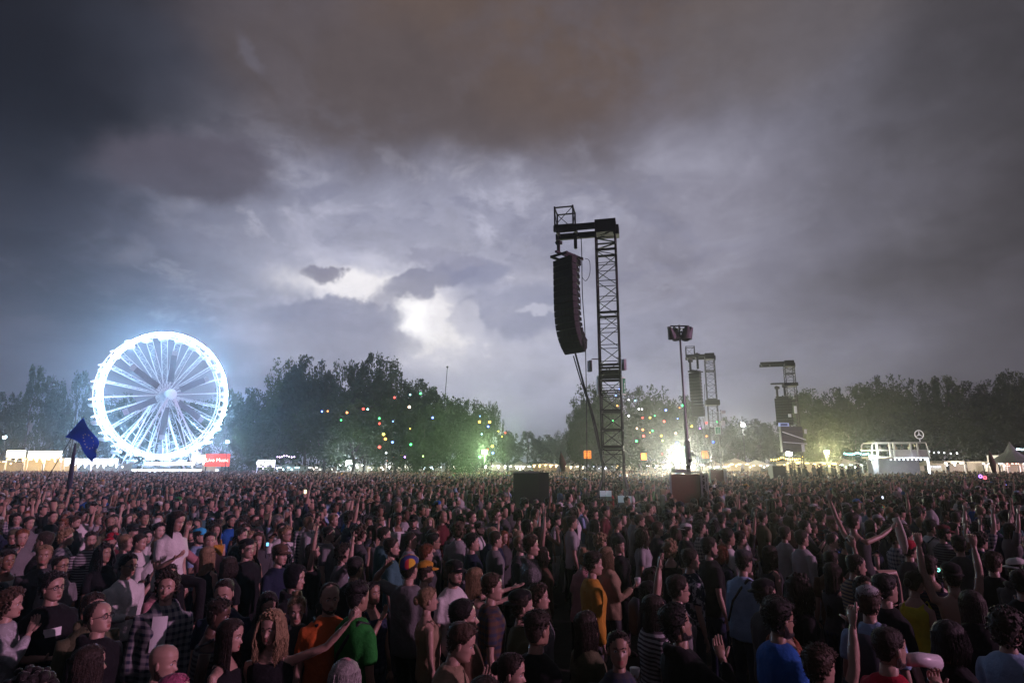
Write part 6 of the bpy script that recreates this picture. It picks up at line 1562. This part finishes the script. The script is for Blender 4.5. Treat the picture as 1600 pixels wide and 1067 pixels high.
marks = [(10,'the left edge'),(95,'the stocky black t-shirt'),(200,'the rim lit blond'),(274,'the girl in white'),(361,'the cropped navy youth'),(433,'the curly blonde'),(514,'the orange t-shirt'),(590,'the green t-shirt'),(649,'the tricolour cap'),(736,'the goatee man'),(832,'the glittering jacket'),(921,'the mustard shirt'),(1016,'the striped woman'),(1082,'the upward smiler'),(1149,'the pale blue shirt'),(1206,'the vivid blue t-shirt'),(1256,'the long pale shirt'),(1338,'the waved cloth'),(1390,'the red t-shirt'),(1443,'the strapped white t-shirt'),(1489,'the raised fists'),(1590,'the right edge')]
def auto_label(hair, hcol, top, scol, arms, px, dist, hat):
    mk = min(marks, key=lambda q: abs(q[0]-px))[1]
    return '%s %s person in %s %s%s' % ({'fairblond':'Fair','dark':'Dark'}.get(hcol, hcol).capitalize(), hair, scn.get(scol, scol), top, ' '+('before' if dist < 6 else 'near' if dist < 9.5 else 'far behind')+' '+mk)
recs = []
for (x, y) in fills:
    far_ = rp.random()
    k_ = rp.randrange(len(ARCH)) if far_ < .93 else rp.randrange(36)
    if arch_specs[k_//2][3][1] in ('up','upb') or arch_specs[k_//2][3][0] == 'up':
        if rp.random() < .5 or y < 6: k_ = rp.randrange(36)
    sp, parts = ARCH[k_]; fem = sp['fem']; h = rp.gauss(1.66 if fem else 1.75, .055); h = min(max(h, 1.54), 1.88)
    if y < 5.5: h = min(h, 1.66)
    pu, pvv, w = to_px(x, y, h)
    yaw = rp.gauss(112-x*3.2 if x < 0 else 96-x*1.6, 17)
    if rp.random() < .07: yaw += rp.choice((-70, 60, 100))
    sk, hc_, sc_ = wpick(skw), wpick(hcw), wpick(scw); cols = {'skin': SK[sk], 'hair': HC[hc_], 'shirt': SC[sc_], 'hat': SC[wpick(scw)], 'trousers': rp.choice(TR)}
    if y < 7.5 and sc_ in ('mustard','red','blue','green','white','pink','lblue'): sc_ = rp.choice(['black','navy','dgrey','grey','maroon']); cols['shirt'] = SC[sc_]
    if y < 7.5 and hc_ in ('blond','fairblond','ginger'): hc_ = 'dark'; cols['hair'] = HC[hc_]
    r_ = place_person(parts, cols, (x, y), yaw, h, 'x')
    recs.append([auto_label(arch_names[sp['hair']], hc_, tops[sp['top']], sc_, sp['arms'], pu, y, sp.get('hat')), r_, pu])
    people_xy.append((x, y))
cnt = {}
for rc in recs: cnt.setdefault(rc[0], []).append(rc)
for lab, l in cnt.items():
    l.sort(key=lambda q: q[2])
    for i, rc in enumerate(l): rc[1]['label'] = lab if len(l) == 1 else lab + (', ' + ordn(i, len(l)) + ' one')
# people on the viewing platform, seen against the light
plat = []
xs_ = np.linspace(1217, 1346, 22)
for i, px in enumerate(xs_):
    k_ = rp.randrange(len(ARCH)); sp, parts = ARCH[k_]; x = zx(px+rp.uniform(-2,2), 0, 59.2)
    r_ = place_person(parts, {'skin': SK['fair'], 'hair': HC['dark'], 'shirt': SC[rp.choice(['black','navy','dgrey','grey'])], 'hat': SC['black'], 'trousers': TR[0]}, (x, 59.2+rp.uniform(-.8,.8)), rp.gauss(100,30), rp.gauss(1.72,.07), 'Dark figure standing on the viewing platform, %s of the row' % (ordn(i, 22)), 'people on the viewing platform', 1.0)
for i, t in enumerate((.22,.36,.5,.62,.74,.86)):
    sp, parts = ARCH[(i*7) % 30]; x = bus.location.x-hw+BW*t
    place_person(parts, {'skin': SK['tan'], 'hair': HC['dark'], 'shirt': SC[['lgrey','black','tan','dgrey','white','navy'][i]], 'hat': SC['black'], 'trousers': TR[0]}, (x, BY-.3-.05*i), 100+40*i, 1.72, 'Guest on the upper deck of the open bus bar, %s of six' % ordn(i,6), 'guests on the bus bar', z1)
# the person holding the blue flag and the one holding the furled flag
for (x, y, lab) in ((org.x, FY, 'Person below the blue flag holding its slanting pole'), (zx(108,0,17,760), 17.05, 'Person holding the upright pole of the furled flag')):
    sp = dict(hair='short', top='tee', arms=('down','up'), hands=('relax','grip'), seed=77); place_person(build_person(sp, 0), {'skin': SK['fair'], 'hair': HC['dark'], 'shirt': SC['dgrey'], 'trousers': TR[0]}, (x-.2, y), 20, 1.75, lab)
    people_xy.append((x, y))
# ------------------------------------------------------------------ the crowd beyond: one mass
def ramp_mat(name, cols, mult, rough=.8):
    m = bpy.data.materials.new(name); m.use_nodes = True; nt_ = m.node_tree; N.nt = nt_; b = nt_.nodes['Principled BSDF']; b.inputs['Sheen Weight'].default_value = .2 if 'hair' in name else .04; b.inputs['Sheen Roughness'].default_value = .35; b.inputs['Roughness'].default_value = rough; b.inputs['Specular IOR Level'].default_value = .2  # sheen imitates rim light on the far figures too
    oi = nt_.nodes.new('ShaderNodeObjectInfo'); f = N.m('FRACT', N(oi.outputs['Random'])*mult)
    r_ = nt_.nodes.new('ShaderNodeValToRGB'); r_.color_ramp.interpolation = 'CONSTANT'; nt_.links.new(f.s, r_.inputs[0]); tot = sum(w for _, w in cols); acc = 0
    cols = cols[:30]
    for i, (c, w) in enumerate(cols):
        e = r_.color_ramp.elements[i] if i < 2 else r_.color_ramp.elements.new(min(.999, acc/tot)); e.position = min(.999, acc/tot); e.color = (*c, 1); acc += w
    nt_.links.new(r_.outputs[0], b.inputs['Base Color']); return m
cm = {'skin': ramp_mat('crowd_skin', [(SK[k_], w) for k_, w in skw], 17.0, .55), 'hair': ramp_mat('crowd_hair', [(HC[k_], w) for k_, w in hcw], 31.0, .45), 'shirt': ramp_mat('crowd_shirts', [(SC[k_], w) for k_, w in scw], 7.0), 'trousers': m_cloth, 'hat': ramp_mat('crowd_hats', [(SC[k_], w) for k_, w in scw], 53.0)}
crowd_col = bpy.data.collections.new('crowd_figures')
def crowd_fig(i, sp, detail):
    sp = dict(sp); sp['seed'] = 900+i; vs = []; fs = []; mi = []; ms = [cm['skin'], cm['hair'], cm['shirt'], cm['trousers'], cm['hat']]; kk = {'skin':0,'hair':1,'shirt':2,'trousers':3,'hat':4}
    for nme, me, ck in build_person(sp, detail):
        if ck is None or ck not in kk: continue
        b0 = len(vs); vs += [tuple(v.co) for v in me.vertices]
        for p in me.polygons: fs.append(tuple(q+b0 for q in p.vertices)); mi.append(kk[ck])
        bpy.data.meshes.remove(me)
    me = bpy.data.meshes.new('figure'); me.from_pydata(vs, [], fs)
    for m in ms: me.materials.append(m)
    me.polygons.foreach_set('material_index', mi); me.polygons.foreach_set('use_smooth', [True]*len(fs)); o = bpy.data.objects.new('figure', me); o.color = (.02,.02,.025,1); crowd_col.objects.link(o)
cs = [('short','tee',0,('down','down')),('buzz','tee',0,('cross','cross')),('long','tank',1,('down','down')),('short','tee',0,('front','front')),('bun','tee',1,('down','down')),('messy','long',0,('down','down')),('long','tee',1,('front','down')),('curly','tee',0,('down','down')),
      ('short','tee',0,('down','cup')),('bob','tank',1,('down','down')),('short','jacket',0,('down','down')),('vlong','tee',1,('down','down')),('quiff','tee',0,('down','down')),('short','tee',0,('down','up')),('long','tank',1,('up','up')),('short','tee',0,('upb','down'))]
for i, (hr, tp, fm, ar) in enumerate(cs): crowd_fig(i, dict(hair=hr, top=tp, fem=fm, arms=ar, **({'hat':'cap'} if i in (3,) else {'hat':'capback'} if i == 12 else {})), 0)
r = np.random.default_rng(11); pts = []
y = YCUT-.25
while y < 118:
    sp_ = .60 if y < 30 else .72 if y < 50 else .95 if y < 80 else 1.3
    n = int(2*(y*.96+3)/sp_)
    for k_ in range(n):
        x = -(y*.96+3)+sp_*k_+r.uniform(-.26,.26)*sp_/.6; yy = y+r.uniform(-.22,.22)*sp_/.6
        if in_compound(x, yy) or r.random() < .05 or mnoise.noise(Vector((x*.9, yy*.9, 1))) > .38: continue
        if 56 < yy < 62 and zx(1205,0,58) < x < zx(1356,0,58): continue
        if min((x-a)**2+(yy-b_)**2 for a, b_ in ((org.x-.2,FY),(zx(108,0,17,760)-.2,17.05),(tw2.location.x,Y2),(tw3.location.x,Y3))) < .3: continue
        if (x-tw2.location.x)**2+(yy-Y2)**2 < 4 or (x-tw3.location.x)**2+(yy-Y3)**2 < 4: continue
        if yy < YCUT+.6 and not far_enough(x, yy, .42, people_xy): continue
        if yy > BY-4 and abs(x-bus.location.x) < BW/2+1.5: continue
        pts.append((x, yy, 0))
    y += sp_*.98
me = bpy.data.meshes.new('crowd'); me.from_pydata(pts, [], []); n = len(pts)
def attr(name, vals):
    a = me.attributes.new(name, 'FLOAT', 'POINT'); a.data.foreach_set('value', np.asarray(vals, np.float32))
X_ = np.array([p[0] for p in pts]); yw = np.radians(r.normal(np.where(X_ < 0, 110-X_*.4, 98), 20)); attr('yaw', -yw); attr('tilt_a', r.normal(-.01,.05,n)); attr('tilt_b', r.normal(0,.045,n)); attr('hscale', np.clip(r.normal(1.70, .09, n), 1.45, 1.95)/1.75)
pk = np.where(r.random(n) < .975, r.integers(0, 13, n), r.integers(13, 16, n)); a = me.attributes.new('pick', 'INT', 'POINT'); a.data.foreach_set('value', pk.astype(np.int32))
crowd = bpy.data.objects.new('crowd', me); COL.objects.link(crowd); tag(crowd, kind='stuff')
ng = bpy.data.node_groups.new('crowd_nodes', 'GeometryNodeTree')
ng.interface.new_socket('Geometry', in_out='INPUT', socket_type='NodeSocketGeometry'); ng.interface.new_socket('Geometry', in_out='OUTPUT', socket_type='NodeSocketGeometry')
gi, go_ = ng.nodes.new('NodeGroupInput'), ng.nodes.new('NodeGroupOutput'); iop = ng.nodes.new('GeometryNodeInstanceOnPoints'); ci = ng.nodes.new('GeometryNodeCollectionInfo')
ci.inputs['Collection'].default_value = crowd_col; ci.inputs['Separate Children'].default_value = True; ci.inputs['Reset Children'].default_value = True
def named(nm, ty):
    q = ng.nodes.new('GeometryNodeInputNamedAttribute'); q.data_type = ty; q.inputs['Name'].default_value = nm; return q.outputs['Attribute']
cx = ng.nodes.new('ShaderNodeCombineXYZ'); ng.links.new(named('yaw','FLOAT'), cx.inputs[2]); ng.links.new(named('tilt_a','FLOAT'), cx.inputs[0]); ng.links.new(named('tilt_b','FLOAT'), cx.inputs[1])
ng.links.new(gi.outputs[0], iop.inputs['Points']); ng.links.new(ci.outputs[0], iop.inputs['Instance']); iop.inputs['Pick Instance'].default_value = True
ng.links.new(named('pick','INT'), iop.inputs['Instance Index']); ng.links.new(cx.outputs[0], iop.inputs['Rotation']); 
c3 = ng.nodes.new('ShaderNodeCombineXYZ'); hsn = named('hscale','FLOAT')
for k_ in range(3): ng.links.new(hsn, c3.inputs[k_])
ng.links.new(c3.outputs[0], iop.inputs['Scale']); ng.links.new(iop.outputs[0], go_.inputs[0])
gm = crowd.modifiers.new('crowd', 'NODES'); gm.node_group = ng
COL.children.unlink(_tmp)
# small glowing phone screens and glow bracelets over the crowd
for (px, py, Y, c, sz, nm, lab) in ((477,768,16,(1,.8,.5),.10,'glowing_phone','Bright warm phone screen in the left middle crowd'),(812,842,9.4,(.3,.8,1),.07,'glowing_phone','Cyan phone screen left of the glittering jacket'),(1532,744,46,(.45,.2,1),.26,'light_ring','Purple glow bracelet above the far right crowd'),(1539,746,46,(1,.1,.15),.26,'light_ring','Red glow bracelet beside the purple one'),
     (1571,755,38,(.2,.25,1),.26,'light_ring','Upper blue glow stick at the far right'),(1577,763,36,(.25,.3,1),.28,'light_ring','Lower blue glow stick at the far right'),(1377,791,17,(.1,1,.5),.09,'light_ring','Green glow bracelet in the right crowd'),(1379,777,22,(.7,.75,1),.09,'glowing_phone','White phone light above the green bracelet'),(1466,890,9,(.2,.9,.7),.05,'light_ring','Tiny green wrist light left of the raised fists'),
     (170,777,22,(.8,1,1),.10,'glowing_phone','Pale phone light in the left crowd'),(418,850,8.2,(.2,.6,1),.04,'glowing_phone','Small blue phone light beside the brown cap'),(16,773,24,(.8,.85,1),.12,'glowing_phone','Pale light at the far left of the crowd')):
    b = MB()
    if nm == 'glowing_phone': b.box((0,0,0), (sz*.6,.02,sz))
    else: b.tube([(sz*.4*math.cos(t*math.pi/5),0,sz*.4*math.sin(t*math.pi/5)) for t in range(11)], sz*.13, 5, cap=False)
    tag(b.obj(nm, emis('glow_%d_%d' % (px, py), c, 2.2 if nm == 'glowing_phone' else 4), None, loc=at(px, py, Y)), lab, 'phone' if nm == 'glowing_phone' else 'bracelet')
